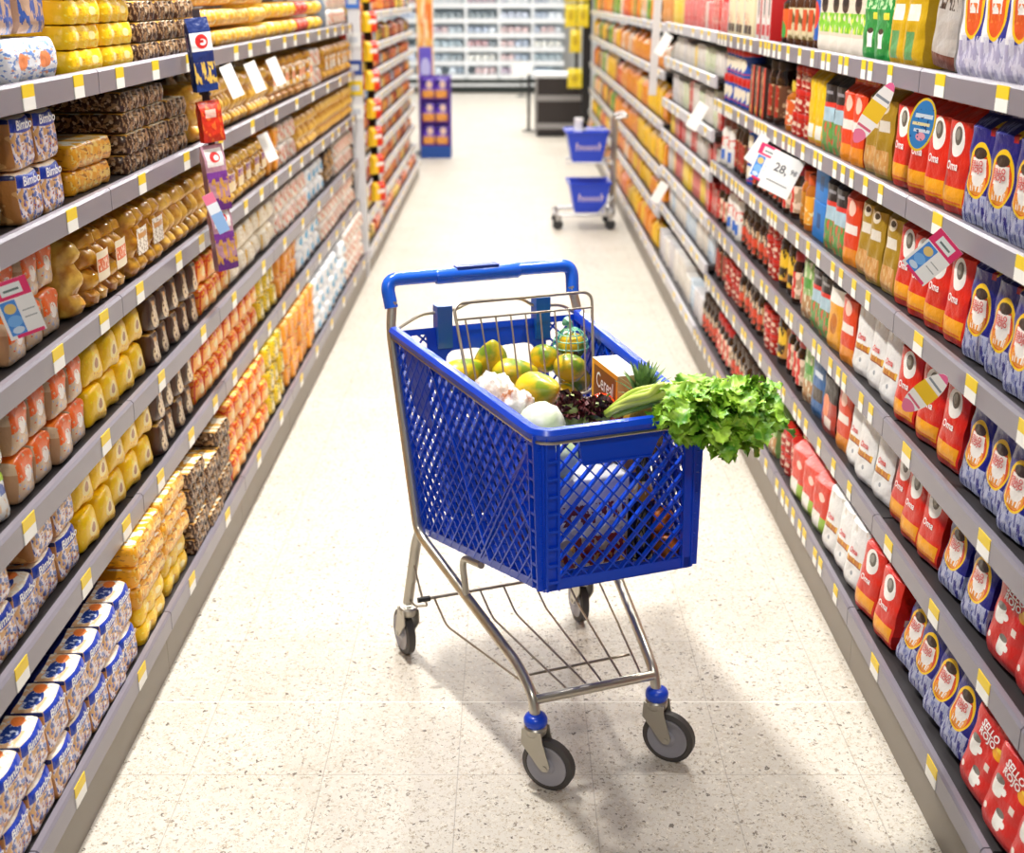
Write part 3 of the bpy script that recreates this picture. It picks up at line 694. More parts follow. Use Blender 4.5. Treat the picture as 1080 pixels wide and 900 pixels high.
m_bw = foil('foil_blue_white', '#2a2f8c', [('r', -1, .42, 0, 1, '#e4e2e4'), ('e', .28, .2, .2, .1, '#8a5a48'), ('r', 0, 1, .0, .3, '#a9a4c2'), ('n', (0, 1, 0, .34), 6, 6, .5, '#cfcbdc'), ('e', .56, .6, .34, .29, '#f2bd14'), ('e', .56, .56, .26, .22, '#e0561e'), ('r', .40, .70, .52, .74, '#f3ede6'), ('e', .55, .74, .15, .05, '#6a4a3a'), ('n', (.38, .7, .45, .6), 9, 9, .56, '#e8793a')])
coffee_bag('blue_white_bag', 'blue-and-white coffee bag', .125, .08, .25, m_bw, (), 33, .0045)
m_oyl = foil('foil_amber', '#e8a01a', [('r', 0, 1, .62, .82, '#f2efe6'), ('r', 0, 1, .82, 1, '#2c2522'), ('e', .5, .35, .2, .14, '#c46f14')])
coffee_bag('amber_bag', 'amber white-banded bag', .12, .075, .235, m_oyl, (), 35)
m_bpo = foil('foil_sky', '#1f5f9c', [('r', .15, .85, .25, .45, '#3a2c24'), ('r', .2, .8, .6, .68, '#cfdcea'), ('n', (0, 1, .8, 1), 6, 6, .5, '#8fb6d8')])
coffee_bag('blue_pouch', 'mid-blue coffee pouch', .125, .07, .22, m_bpo, (), 37)
m_gbp = foil('foil_lime', '#8fb86a', [('r', 0, 1, 0, .35, '#b98a58'), ('n', (0, 1, 0, 1), 5, 5, .56, '#e6e4c8'), ('r', .2, .8, .45, .6, '#4f9a3a')])
coffee_bag('lime_pouch', 'lime-green coffee pouch', .1, .07, .22, m_gbp, (), 39)
m_blr = foil('foil_dark_red', '#2a2326', [('r', 0, 1, 0, .5, '#b5301c'), ('e', .35, .4, .2, .18, '#f08a5a'), ('r', .3, .8, .1, .25, '#e8d8cc')])
coffee_bag('dark_pouch', 'black-and-red coffee pouch', .125, .07, .21, m_blr, (), 41)
m_rgb = foil('foil_red_green', '#df3418', [('r', 0, 1, 0, .3, '#9cc23a'), ('r', .1, .6, .08, .34, '#f2efe6'), ('e', .6, .62, .2, .07, '#f4c8b8')])
coffee_bag('red_green_bag', 'red green-based bag', .125, .075, .19, m_rgb, (), 43)
# jars
JB = {'dark': '#2a140a', 'brown': '#4a2a16', 'orange': '#b5651c', 'clear': '#c8b8a0', 'white': '#efece6', 'red': '#b81f18'}
def jar(key, desc, r, h, bodyc, lidc, layers, labelbase, name='coffee_jar', cat='jar', lidh=.03, neck=.8, lab=(.12, .62), lidname='lid'):
    lid0 = h-lidh
    prof = [(r*.93, 0), (r, .006), (r, h*lab[0]), (r*1.012, h*lab[0]), (r*1.012, h*lab[1]), (r, h*lab[1]), (r, lid0*.86), (r*neck, lid0*.97), (r*neck, lid0)]
    bm_ = pm('jar_'+bodyc, JB.get(bodyc, bodyc), rough=.12, coat=.6)
    lm = pm('jarlabel_'+key, labelbase, layers, rough=.4)
    mb = lathe(prof, 18, mats=[0, 0, 0, 1, 0, 0, 0, 0], M=Matrix.Translation((0, r*1.02, 0)))
    lid = lathe([(r*neck*1.06, lid0-.002), (r*neck*1.1, lid0+.003), (r*neck*1.1, h-.004), (r*neck*1.04, h)], 18, M=Matrix.Translation((0, r*1.02, 0)))
    lmat = pm('lid_'+lidc, lidc, rough=.35, coat=.2)
    proto(key, name, cat, desc, mb.mesh(name, [bm_, lm], 40), 2*r*1.02+.002, 2*r*1.02, h, [(lidname, lid.mesh('lid', lmat, 40), None)])
LBR = [('n', (0, 1, 0, 1), 12, 4, .52, '#e8d8bc'), ('r', .36, .64, .15, .55, '#d8482a'), ('n', (.3, .7, .1, .9), 20, 6, .56, '#2a1810')]
jar('jar_brown', 'brown-lidded coffee jar', .042, .185, 'dark', '#3a2a20', LBR, '#b98a5c')
jar('jar_big', 'big brown-lidded jar', .055, .225, 'dark', '#2a201a', [('e', .5, .5, .14, .38, '#f0c22a'), ('n', (.36, .64, .2, .8), 18, 5, .54, '#2a1a10')], '#c98a3c')
jar('jar_green', 'green-lidded coffee jar', .04, .2, 'brown', '#1f6b3a', [('n', (.3, .7, 0, 1), 16, 5, .5, '#d8c8a0'), ('r', .4, .6, .3, .7, '#c8502a')], '#6a5a34', neck=.7)
jar('jar_green_big', 'large green-lidded jar', .048, .25, 'brown', '#1c5a30', [('r', .4, .6, .1, .8, '#2c5fb0'), ('e', .5, .5, .08, .2, '#d8402a')], '#7a6a44', lidh=.04)
jar('jar_orange_label', 'orange-labelled green-lidded jar', .042, .19, 'dark', '#2a7a4a', [('e', .5, .25, .1, .24, '#3aa04a'), ('r', .3, .7, .5, .9, '#f0602a')], '#e8582a', neck=.62)
jar('jar_red_lid', 'red-lidded coffee jar', .042, .18, 'dark', '#b01a1a', [('r', .42, .58, 0, 1, '#d82a22'), ('n', (.2, .8, 0, 1), 14, 5, .55, '#f2d8c0')], '#b89a7c')
jar('jar_orange', 'orange-labelled jar', .046, .18, 'orange', '#d8561a', [('r', .36, .64, .1, .8, '#f2a42a'), ('n', (.2, .8, 0, 1), 9, 6, .58, '#f6dca0')], '#e0932c')
jar('jar_yellow_lid', 'yellow-lidded orange jar', .046, .17, 'orange', '#e0c23a', [('n', (.2, .8, 0, 1), 9, 6, .55, '#f3ead2')], '#e0642a', neck=.6, lidh=.035)
jar('jar_white', 'white powder jar', .05, .2, 'white', '#7a3a2c', [('n', (.25, .75, .5, 1), 9, 6, .48, '#dd3a22'), ('r', .4, .6, .1, .4, '#2f6fd0')], '#f2efea')
jar('jar_tall', 'tall dark coffee jar', .04, .225, 'dark', '#33261e', [('r', .4, .6, .1, .9, '#a82a1c'), ('n', (.2, .8, 0, 1), 12, 9, .6, '#c8a078')], '#6a4028')
jar('can_red', 'small red coffee tin', .034, .075, 'red', '#c8251c', [('n', (.2, .8, 0, 1), 12, 4, .52, '#e8c8b0')], '#a81c14', name='coffee_tin', cat='tin', lidh=.016, neck=.96)
jar('can_blue', 'blue red-lidded tin', .05, .12, '#2a58b8', '#cc2018', [('e', .5, .6, .12, .36, '#f2e8d0'), ('r', 0, 1, 0, .2, '#d8352a')], '#2a58b8', name='powder_tin', cat='tin', lidh=.03, neck=.98)
def carton(key, desc, w, d, h, m, name='carton', cat='carton', lid=None):
    mb = rpack(w-.003, d, h, .003, 2)
    proto(key, name, cat, desc, mb.mesh(name, m, 30), w, d, h)
crd = lambda n, b, ly: pm(n, b, ly, rough=.5, vary=.06)
carton('carton_blue', 'bright blue carton', .15, .12, .115, crd('card_blue', '#1a78c8', [('r', -1, 0, 0, 1, '#4aa6e8'), ('r', .35, .65, .3, .7, '#15508c'), ('r', 1, 2, 0, 1, '#145c9c')]))
carton('carton_cream', 'cream picture carton', .22, .12, .24, crd('card_cream', '#efe0b8', [('n', (.1, .9, .5, .9), 5, 5, .58, '#d88a4a'), ('r', .12, .5, .06, .2, '#3a2216'), ('r', .55, .9, .06, .2, '#4a2c1c'), ('n', (.05, .6, .2, .4), 7, 7, .54, '#d83a22'), ('r', .1, .9, .92, 1, '#3a8ac0'), ('r', 0, .05, 0, 1, '#2f8ad0')]))
carton('carton_white_red', 'white-and-red slim carton', .085, .12, .235, crd('card_white_red', '#eee8e2', [('r', .3, .7, .35, .8, '#c9b4a8'), ('r', .4, .62, .4, .7, '#3a2c28'), ('r', .2, .8, .08, .25, '#d8343a'), ('r', .9, 1, 0, 1, '#c81a1a'), ('r', 1, 2, 0, 1, '#b51616')]))
carton('carton_dark', 'dark red-striped carton', .09, .1, .19, crd('card_dark', '#3a241a', [('n', (.1, .9, .1, .9), 6, 6, .52, '#c8946a'), ('r', .7, 1, 0, 1, '#d8402a'), ('r', .3, .6, .05, .2, '#e8b02a')]))

def C(lev, y0, y1, *a, **k):
    e = .07 if lev == 5 else .03
    if lev == 5: k['off'] = k.get('off', .012)-.004
    run('coffee rack', ZR, 1, lev, y0*1.03+e, min(5.79, y1*1.03+e), *a, **{'xf': .95, 'jit': .001, 'yaw': .05, **k})
C(0, 2.16, 2.68, 'blue_white_bag', off=.02, turn=.14)
C(0, 2.72, 2.86, 'silver_bag', off=.02, roll=.12, turn=.14)
C(0, 2.90, 3.13, 'yellow_bag', turn=.14)
C(0, 3.15, 3.40, 'green_bag', turn=.14)
C(0, 3.42, 3.88, 'paper_bag', turn=.14)
C(0, 3.90, 4.02, 'jar_green_big')
C(0, 4.04, 4.38, 'jar_green')
C(0, 4.42, 4.52, 'jar_orange_label')
C(0, 4.64, 4.92, 'carton_white_red')
C(0, 4.96, 5.72, 'carton_cream')
C(1, 1.92, 2.52, 'blue_bag', off=.015, turn=.14)
C(1, 2.54, 3.05, 'red_bag', off=.015, turn=.14)
C(1, 3.07, 3.30, 'gold_bag', turn=.14)
C(1, 3.32, 3.52, 'orange_red_bag', turn=.14)
C(1, 3.54, 3.76, 'black_bag', turn=.14)
C(1, 3.78, 3.96, 'yellow_bag_tall', turn=.14)
C(1, 3.99, 4.20, 'can_red', 3)
C(1, 4.24, 4.34, 'jar_yellow_lid')
C(1, 4.44, 4.62, 'jar_tall')
C(1, 4.66, 4.96, 'carton_dark')
C(1, 5.0, 5.72, 'can_blue', 2, skip=.4)
C(2, 1.84, 2.45, 'blue_bag', off=.015, tilt=-.05, turn=.14)
C(2, 2.47, 2.92, 'red_bag', off=.012, tilt=-.04, turn=.14)
C(2, 2.94, 3.27, 'gold_bag', tilt=-.04, turn=.14)
C(2, 3.29, 3.41, 'orange_red_bag', turn=.14)
C(2, 3.43, 3.64, 'black_bag', turn=.14)
C(2, 3.66, 3.81, 'carton_blue', 2)
C(2, 3.84, 4.04, 'jar_orange')
C(2, 4.07, 4.26, 'jar_red_lid')
C(2, 4.28, 4.82, 'jar_brown')
C(2, 4.84, 4.96, 'can_blue', 2)
C(2, 5.0, 5.3, 'jar_tall')
C(2, 5.32, 5.72, 'jar_white')
C(3, 1.80, 2.37, 'blue_bag', off=.012, tilt=-.10, turn=.14)
C(3, 2.39, 2.82, 'red_bag', off=.012, tilt=-.07, turn=.14)
C(3, 2.84, 3.20, 'white_bag', off=.012, tilt=-.05, turn=.14)
C(3, 3.22, 3.33, 'orange_red_bag', turn=.14)
C(3, 3.35, 3.48, 'amber_bag', turn=.14)
C(3, 3.50, 3.71, 'black_bag', turn=.14)
C(3, 3.73, 3.83, 'lime_pouch', turn=.14)
C(3, 3.85, 4.02, 'jar_red_lid')
C(3, 4.04, 4.28, 'jar_big')
C(3, 4.30, 4.46, 'can_red', 3)
C(3, 4.48, 5.02, 'jar_brown')
C(3, 5.05, 5.35, 'jar_white')
C(3, 5.37, 5.72, 'jar_red_lid')
C(4, 1.72, 2.12, 'sello_bag', off=.015, tilt=-.12, turn=.14)
C(4, 2.14, 2.44, 'blue_bag', off=.012, tilt=-.14, turn=.14)
C(4, 2.46, 2.80, 'red_bag', off=.012, tilt=-.10, turn=.14)
C(4, 2.82, 3.19, 'white_bag', off=.012, tilt=-.06, turn=.14)
C(4, 3.21, 3.32, 'orange_red_bag', turn=.14)
C(4, 3.34, 3.47, 'dark_pouch', turn=.14)
C(4, 3.49, 3.62, 'blue_pouch', turn=.14)
C(4, 3.64, 3.76, 'lime_pouch', turn=.14)
C(4, 3.79, 4.06, 'jar_red_lid')
C(4, 4.09, 4.20, 'jar_big')
C(4, 4.23, 4.45, 'can_red', 2)
C(4, 4.48, 4.95, 'jar_brown')
C(4, 4.98, 5.30, 'can_red', 2)
C(4, 5.33, 5.72, 'jar_tall')
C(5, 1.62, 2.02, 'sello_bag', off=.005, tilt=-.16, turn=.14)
C(5, 2.04, 2.48, 'blue_bag', off=.02, tilt=-.24, roll=.03, turn=.14)
C(5, 2.50, 2.78, 'red_bag', off=.004, tilt=-.14, turn=.14)
C(5, 2.80, 3.14, 'white_bag', off=.012, tilt=-.08, turn=.14)
C(5, 3.16, 3.55, 'red_green_bag', off=.01, turn=.14)
C(5, 3.58, 3.80, 'can_red', 2)
C(5, 3.83, 4.1, 'lime_pouch', turn=.14)
C(5, 4.12, 4.8, 'jar_brown')
C(5, 4.83, 5.2, 'jar_red_lid')
C(5, 5.22, 5.72, 'jar_brown')

# ------------------------------------------------------------------ the far bays: small cartons, pouches and snack packs
def far_proto(key, desc, w, d, h, base, blobs, kind):
    ly = [('n', (0, 1, 0, 1), 3, 3, .5, blobs[0]), ('n', (0, 1, .1, .9), 4, 4, .6, blobs[1])]
    if len(blobs) > 2: ly.append(('r', .15, .85, .35, .6, blobs[2]))
    m = pm('far_'+key, base, ly, rough=.4, vary=.1)
    if kind == 'carton': mb = rpack(w-.003, d, h, .004, 2)
    else: mb = bag(w*.96, d, h, 0, len(PROTO), .003, .8, 5, 8)[0]
    proto(key, kind, kind, desc, mb.mesh(kind, m, 40), w, d*1.15, h)
FARS = [('fc0', 'white carton', .085, .12, .15, '#eee9e2', ('#d9d4c4', '#c9b8a8'), 'carton'), ('fc1', 'pale green carton', .085, .12, .15, '#e6e8d2', ('#b9cc8a', '#f0efe2'), 'carton'),
        ('fc2', 'pink-red carton', .085, .12, .15, '#e88a84', ('#d82f2a', '#f3d4cc'), 'carton'), ('fc3', 'yellow carton', .085, .12, .15, '#f4cc1e', ('#f8e27a', '#e89a1e'), 'carton'),
        ('fc4', 'pale grey carton', .085, .12, .15, '#e2dfdf', ('#c4bcc0', '#f1efef'), 'carton'), ('fc5', 'pale blue carton', .085, .12, .14, '#dfe8ee', ('#8fb8dc', '#f2f4f4'), 'carton'),
        ('fp0', 'orange pouch', .12, .08, .2, '#f28c10', ('#f8ac1e', '#e4560c'), 'pouch'), ('fp1', 'yellow pouch', .12, .08, .2, '#fcc600', ('#ffd61e', '#ea8c08'), 'pouch'),
        ('fp2', 'red-orange pouch', .12, .08, .2, '#e4400e', ('#f48a2a', '#f6d09a'), 'pouch'), ('fp3', 'green pouch', .12, .08, .2, '#7fae2a', ('#3f8f2a', '#f0d840'), 'pouch'),
        ('fp4', 'pale peach pouch', .12, .08, .2, '#f2b066', ('#f09030', '#f8dcae'), 'pouch'),
        ('fs0', 'red snack pack', .1, .07, .135, '#d8301c', ('#f2a030', '#f3e2cc'), 'snack_pack'), ('fs1', 'yellow snack pack', .1, .07, .135, '#f2c41e', ('#f6e07a', '#d8502a'), 'snack_pack'),
        ('fs2', 'orange snack pack', .1, .07, .135, '#ee6a10', ('#f6a01e', '#f4dcb8'), 'snack_pack'), ('fs3', 'white snack pack', .1, .07, .135, '#ece6dc', ('#e89a8a', '#9ab8d0'), 'snack_pack'),
        ('fs4', 'black-and-yellow snack pack', .1, .07, .135, '#2a2420', ('#e8c42a', '#c8301c'), 'snack_pack'), ('fs6', 'dark red snack pack', .1, .07, .135, '#7a1a14', ('#d83a1c', '#e8c060'), 'snack_pack'), ('fp5', 'dark brown pouch', .12, .08, .2, '#4a2a18', ('#d8922a', '#e8d0a0'), 'pouch'), ('fp6', 'white pouch', .12, .08, .2, '#efe8da', ('#f0a84a', '#d84a2a'), 'pouch'), ('fc6', 'red carton', .085, .12, .15, '#d8302c', ('#f0c8b8', '#8a1a1a'), 'carton'),
        ('fs5', 'blue snack pack', .1, .07, .135, '#3a8ac8', ('#cfe2f0', '#f0c03a'), 'snack_pack')]
for a in FARS: far_proto(*a)
fr = random.Random(23)
def far_fill(rackname, tops, side, ya, yb, palette, gaps=None):
    for lev in range(len(tops)):
        y = ya
        clear = (tops[lev-1]-RAIL_H-tops[lev]) if lev else .25
        while y < yb-.12:
            key = fr.choice(palette(lev, (y-ya)/(yb-ya)))
            n = fr.choice((1, 1, 2, 2, 3)); w = PROTO[key]['w']
            y2 = min(yb, y+n*(w+.003))
            run(rackname, tops, side, lev, y, y2, key, zs=fr.uniform(.74, 1.)*min(1.15, clear*.93/PROTO[key]['h']))
            y = y2+(.004 if fr.random() > .12 else .05)
far_fill('carton rack', ZR2, 1, 5.84, 7.70, lambda l, t: ([['fc0', 'fc3', 'fc2', 'fc6'], ['fc0', 'fc4', 'fc1', 'fc3'], ['fc0', 'fc1', 'fc4', 'fc6'], ['fc2', 'fc0', 'fc3', 'fc6'], ['fc3', 'fc2', 'fc0', 'fc6'], ['fc0', 'fc5', 'fc0', 'fc4'], ['fc0', 'fc5', 'fc4']][l]))
def pouch_pal(l, t):
    if l == 0: return ['fp4', 'fp2', 'fp3', 'fp6', 'fp0', 'fp5']
    if t < .25: return ['fp1', 'fp1', 'fp0', 'fp1'] if l > 1 else ['fp0', 'fp1', 'fp0', 'fp6']
    if t < .5: return ['fp0', 'fp4', 'fp0', 'fp2', 'fp0', 'fp6']
    return ['fp2', 'fp0', 'fp3', 'fp1', 'fp1', 'fp5', 'fp6']
far_fill('pouch rack', ZR3, 1, 7.80, 14.98, pouch_pal)
def snack_pal(l, t):
    if t < .10: return ['fs0', 'fs4', 'fs1']
    if l < 4: return ['fs2', 'fs3', 'fs1', 'fs5', 'fs0', 'fs6', 'fs4']
    if l < 6: return ['fs2', 'fs0', 'fs1', 'fs2', 'fs6', 'fs3']
    return ['fs2', 'fs2', 'fs0', 'fs1', 'fs3', 'fs6']
far_fill('snack rack', ZL2, -1, 7.86, 12.36, snack_pal)
# ------------------------------------------------------------------ tags and cards hanging from the rails
paper_m = pm('paper_white', '#f3f2ee', rough=.5)
def card(name, label, loc, w, h, yaw, m, lean=0., roll=0., thick=.0012, cat='card', group=None, shape='r', extra=None):
    """hanging card: local face -y, origin at its top middle"""
    mb = MB(); N = 20
    if shape == 'r': box(-w/2, w/2, 0, thick, -h, 0, mb)
    else:
        for y, flip in ((0, 0), (thick, 1)):
            vs = [(math.cos(2*PI*i/N)*w/2, y, -h/2+math.sin(2*PI*i/N)*h/2) for i in range(N)]
            uv = [(.5+.5*math.cos(2*PI*i/N), .5+.5*math.sin(2*PI*i/N)) for i in range(N)]
            mb.add(vs, [tuple(range(N)) if flip else tuple(range(N))[::-1]], 0, uv)
        vs = [(math.cos(2*PI*i/N)*w/2, y, -h/2+math.sin(2*PI*i/N)*h/2) for y in (0, thick) for i in range(N)]
        mb.add(vs, [(i, (i+1) % N, N+(i+1) % N, N+i) for i in range(N)], 0)
    ms = [m]
    if extra:
        for s, x, z, size, ink in extra:
            if ink not in ms: ms.append(ink)
            vs, fs = text_geo(s, .02)
            mb.add([(x+a*size, -.0006, z+b*size) for a, b in vs], fs, ms.index(ink))
    return obj(name, mb.mesh(name, ms, 0), None, loc, (-lean, roll, yaw), label, cat, group)
m_pink = pm('card_pink', '#f6f3f0', [('r', 0, 1, .68, 1, '#e8356e'), ('r', .22, .8, .74, .93, '#eef0ee'), ('r', .3, .72, .80, .84, '#6a7a78'), ('r', .08, .5, .06, .66, '#4a8fe0'), ('e', .3, .52, .16, .09, '#e8c87a'), ('e', .3, .30, .2, .1, '#7ab4f0'), ('e', .3, .14, .16, .06, '#cfe0f4'), ('r', .2, .95, 0, .06, '#e8356e'), ('r', .58, .92, .3, .32, '#a8a8a8'), ('r', .58, .92, .42, .44, '#a8a8a8')], rough=.45)
card('price_card', 'pink-headed blue and white card in front of orange-topped loaves', (-.905, 2.175, 1.215), .066, .105, .5, m_pink, .12, -.25)
for i, (y, z, l) in enumerate(((4.11, 1.485, 'white slip under the top bread shelf, beside the hanging strips'), (4.49, 1.475, 'white slip under the top bread shelf, middle of the three slips'), (4.90, 1.47, 'white slip under the top bread shelf, farthest of the three slips'), (4.64, 1.215, 'white slip under the second bread shelf by the orange-labelled bags'))):
    card('paper_slip', l, (-.914, y, z), .042, .105, .5, paper_m, .1, -.35, cat='slip', group='white slips on the bread rack')
card('paper_slip', 'white slip under the second coffee shelf, beyond the printed price card', (.914, 4.5, 1.222), .042, .11, -.6, paper_m, .1, .55, cat='slip')
card('price_card', 'large white price card with grey figures under second coffee shelf', (.908, 4.06, 1.205), .11, .13, -.5, paper_m, .12, .38, extra=[('28,', -.008, -.05, .03, pm('grey_ink', '#6d6d70')), ('98', .036, -.045, .018, MATS['grey_ink']), ('____', 0, -.082, .028, MATS['grey_ink'])])
card('price_card', 'pink and blue card half behind the white price card', (.912, 4.38, 1.20), .075, .125, -.6, m_pink, .1, .35)
m_obl = pm('card_oblong', '#f1ece6', [('r', 0, 1, .4, .66, '#f0c22a'), ('e', .5, .1, .4, .12, '#e87a9a'), ('r', 0, 1, .9, 1, '#ee6a9a'), ('r', .1, .9, .72, .76, '#8a8f94'), ('r', .1, .9, .24, .28, '#d8607a')], rough=.4)
card('shelf_talker', 'pink-tipped oblong card in front of the gold bags', (.915, 3.05, 1.50), .05, .165, -.75, m_obl, .1, .5, shape='e', cat='card')
m_oval = pm('card_oval', '#2f6fb0', [('e', .5, .5, .5, .5, '#f0c62a'), ('e', .5, .5, .43, .45, '#3a86c8'), ('r', .2, .85, .62, .70, '#dfe8f0'), ('r', .15, .8, .48, .54, '#f2e2a8'), ('r', .25, .85, .36, .42, '#dfe8f0'), ('e', .55, .28, .18, .08, '#f0a0b0'), ('n', (.15, .85, .2, .8), 8, 12, .62, '#1c3f78')], rough=.4)
card('shelf_talker', 'blue oval sign with yellow rim above the red bags', (.91, 2.77, 1.487), .062, .115, -.75, m_oval, .08, .1, shape='e')
card('price_card', 'pink and white card hanging over red bags, third coffee shelf', (.902, 2.50, 1.225), .07, .105, -.7, m_pink, .1, .75)
card('shelf_talker', 'pink-tipped oblong card over red bags, fourth coffee shelf', (.915, 2.47, .945), .05, .125, -.8, m_obl, .1, .75, shape='e')

# clip strips with small hanging packs
strip_m = pm('clip_strip_plastic', '#5c5560', rough=.4)
def clip_strip(label, top, bot, w, m, yaw):
    t, b = Vector(top), Vector(bot); mb = MB()
    d = (b-t); L_ = d.length
    box(-w/2, w/2, 0, .002, -L_, 0, mb)
    for k in range(1, int(L_/.1)): box(-w/2-.004, w/2+.004, -.006, .003, -L_*k/int(L_/.1)-.004, -L_*k/int(L_/.1)+.004, mb)
    o = mb.build('hanging_strip', m, None, 0, loc=t, label=label, cat='strip')
    o.rotation_mode = 'QUATERNION'
    q = d.to_track_quat('-Z', 'Y'); o.rotation_quaternion = q
    return o
def on_strip(key, top, bot, f, label, yaw, group=None, roll=0.):
    t, b = Vector(top), Vector(bot); p = t.lerp(b, f); pr = PROTO[key]
    put(key, (p.x, p.y, p.z-pr['h']), yaw, label, group, roll=roll)
m_pk1 = foil('strip_pack_navy', '#1d2f6a', [('r', 0, 1, .55, .8, '#f0efec'), ('e', .5, .68, .3, .10, '#d82a2a'), ('e', .56, .67, .16, .045, '#f0efec'), ('r', .2, .6, .66, .70, '#d82a2a'), ('n', (0, 1, .0, .4), 5, 5, .5, '#e8c05a'), ('r', 0, 1, 0, .1, '#1d3f8a')])
m_pk2 = foil('strip_pack_red', '#d8341c', [('n', (0, 1, 0, 1), 4, 4, .55, '#ee6a2a'), ('r', .2, .7, .6, .8, '#f0c0b0')])
m_pk3 = foil('strip_pack_purple', '#b88a9a', [('r', 0, 1, 0, .2, '#6a2c86'), ('r', 0, 1, .45, .6, '#7a3a92'), ('n', (0, 1, .1, .5), 5, 5, .5, '#d8a04a'), ('r', .1, .9, .68, .95, '#efeae6'), ('e', .5, .82, .25, .08, '#d83a3a'), ('e', .56, .81, .12, .04, '#efeae6')])
for k, m, h in (('navy', m_pk1, .2), ('red', m_pk2, .115), ('purple', m_pk3, .19)):
    _b, _s = bag(.07, .028, h, 0, len(k), .002, .85, 6, 10)
    proto('hang_'+k, 'hanging_snack', 'snack', k, _b.mesh('hanging_snack', m), .07, .035, h)
ST, SB = (-.885, 3.66, 1.66), (-.865, 3.69, .97)
clip_strip('plastic clip strip of small snacks hanging before the bread', ST, SB, .03, strip_m, 0)
SR = [(-.868, 3.655, 0), (-.86, 3.66, 0)]
for key, f, l in (('hang_navy', .03, 'navy and white snack pack at the top of the clip strip'), ('hang_red', .36, 'small red snack pack below the navy one on clip strip'), ('hang_purple', .54, 'purple-striped snack pack with round red mark, middle of clip strip'), ('hang_purple', .80, 'lowest purple-striped snack pack on the clip strip')):
    t = Vector(ST).lerp(Vector(SB), f)
    put(key, (t.x+.024, t.y-.026, t.z-PROTO[key]['h']), .75, l, 'snacks on the clip strip', roll=-.08)
card('shelf_talker', 'narrow pink-topped blue tag beside the purple-striped snack packs', (-.875, 3.58, 1.155), .035, .12, .6, pm('tag_pink_blue', '#e6ecf2', [('r', 0, 1, .75, 1, '#e87a9a'), ('r', 0, 1, 0, .5, '#8fb4e0')]), .1, -.35)

# white post between bread and snack bays, with little signs
root = obj('divider_post', None, None, (-.935, 7.77, 0), None, 'white slotted post between the bread rack and the snack rack', 'post')
box(-.035, .035, -.03, .03, 0, 2.2).build('post', pm('post_white', '#d9d7d8', rough=.4), root, 0)
for z, c in ((1.62, '#3a6fc0'), (1.40, '#e9e7e4'), (1.24, '#24408a'), (1.12, '#e8c62a'), (.98, '#efeeea')):
    box(-.045, .04, -.036, -.031, z, z+.085).build('sign_plate', pm('sign_'+c[1:], c, [('r', .2, .8, .3, .7, '#c9ccd2')]), root, 0)
# black strip with red and yellow snack packs at the near end of the snack bays
T0, B0 = (-.880, 7.92, 1.85), (-.855, 7.95, .45)
clip_strip('black clip strip of red and yellow packs beside white post', T0, B0, .06, pm('strip_black', '#191719', rough=.4), 0)
m_ry = foil('strip_pack_red_yellow', '#d82a18', [('r', -1, .4, 0, 1, '#f0c020'), ('r', .2, .9, .4, .62, '#f1e6de'), ('n', (0, 1, 0, 1), 4, 4, .6, '#f28a2a')])
_b, _s = bag(.1, .05, .12, 0, 8, .003, .8, 6, 9)
proto('hang_ry', 'hanging_snack', 'snack', 'red-yellow pack', _b.mesh('hanging_snack', m_ry), .1, .06, .12)
for i in range(8):
    t = Vector(T0).lerp(Vector(B0), .04+i*.122)
    put('hang_ry', (t.x+.035, t.y-.060, t.z-.14), .9, f'red and yellow snack pack, {ordinal(i+1)} from the top on the black clip strip', 'snacks on the black clip strip')
# pale curled strip between carton and pouch bays
clip_strip('pale plastic strip hanging between carton rack and pouch rack', (.885, 7.78, 1.80), (.865, 7.74, 1.12), .05, pm('strip_pale', '#cfc9c6', rough=.35), 0)
for i in range(3): card('paper_slip', ('white slip hanging off the top carton shelf', 'white slip hanging off the second carton shelf', 'white slip hanging off the fifth carton shelf')[i], (.910, (7.4, 5.95, 7.3)[i], (1.485, 1.215, .655)[i]), .06, .13, -.6, paper_m, .1, .5, cat='slip')

# ------------------------------------------------------------------ black end post with yellow hanging packs
box(-.05, .05, -.05, .05, 0, 2.4).build('end_post', pm('post_black', '#161417', rough=.5), None, 0, loc=(.90, 15.12, 0), label='black post at the far end of the pouch rack', cat='post')
m_yh = foil('hang_yellow', '#ecd21c', [('n', (0, 1, 0, 1), 4, 4, .58, '#f6ea7a'), ('e', .5, .5, .22, .2, '#c8a818')])
_b, _s = bag(.15, .06, .26, 0, 6, .004, .8, 6, 9)
proto('hang_yellow', 'hanging_pack', 'pack', 'yellow', _b.mesh('hanging_pack', m_yh), .15, .07, .26)
clip_strip('black clip strip of yellow packs beside the black end post', (.78, 15.07, 2.0), (.78, 15.07, .6), .04, MATS['strip_black'], 0)
for i, z in enumerate((1.62, 1.34, 1.06, .66)):
    for j, x in enumerate((.70, .84) if i < 2 else (.76,)):
        put('hang_yellow', (x, 14.98, z), 0, f'yellow hanging pack, {ordinal(i+1)} row down beside the black end post' + (', aisle side' if j == 0 and i < 2 else (', post side' if i < 2 else '')), 'yellow packs by the black end post', scale=(.9, 1, 1) if i != 3 else (1.15, 1.3, .85))

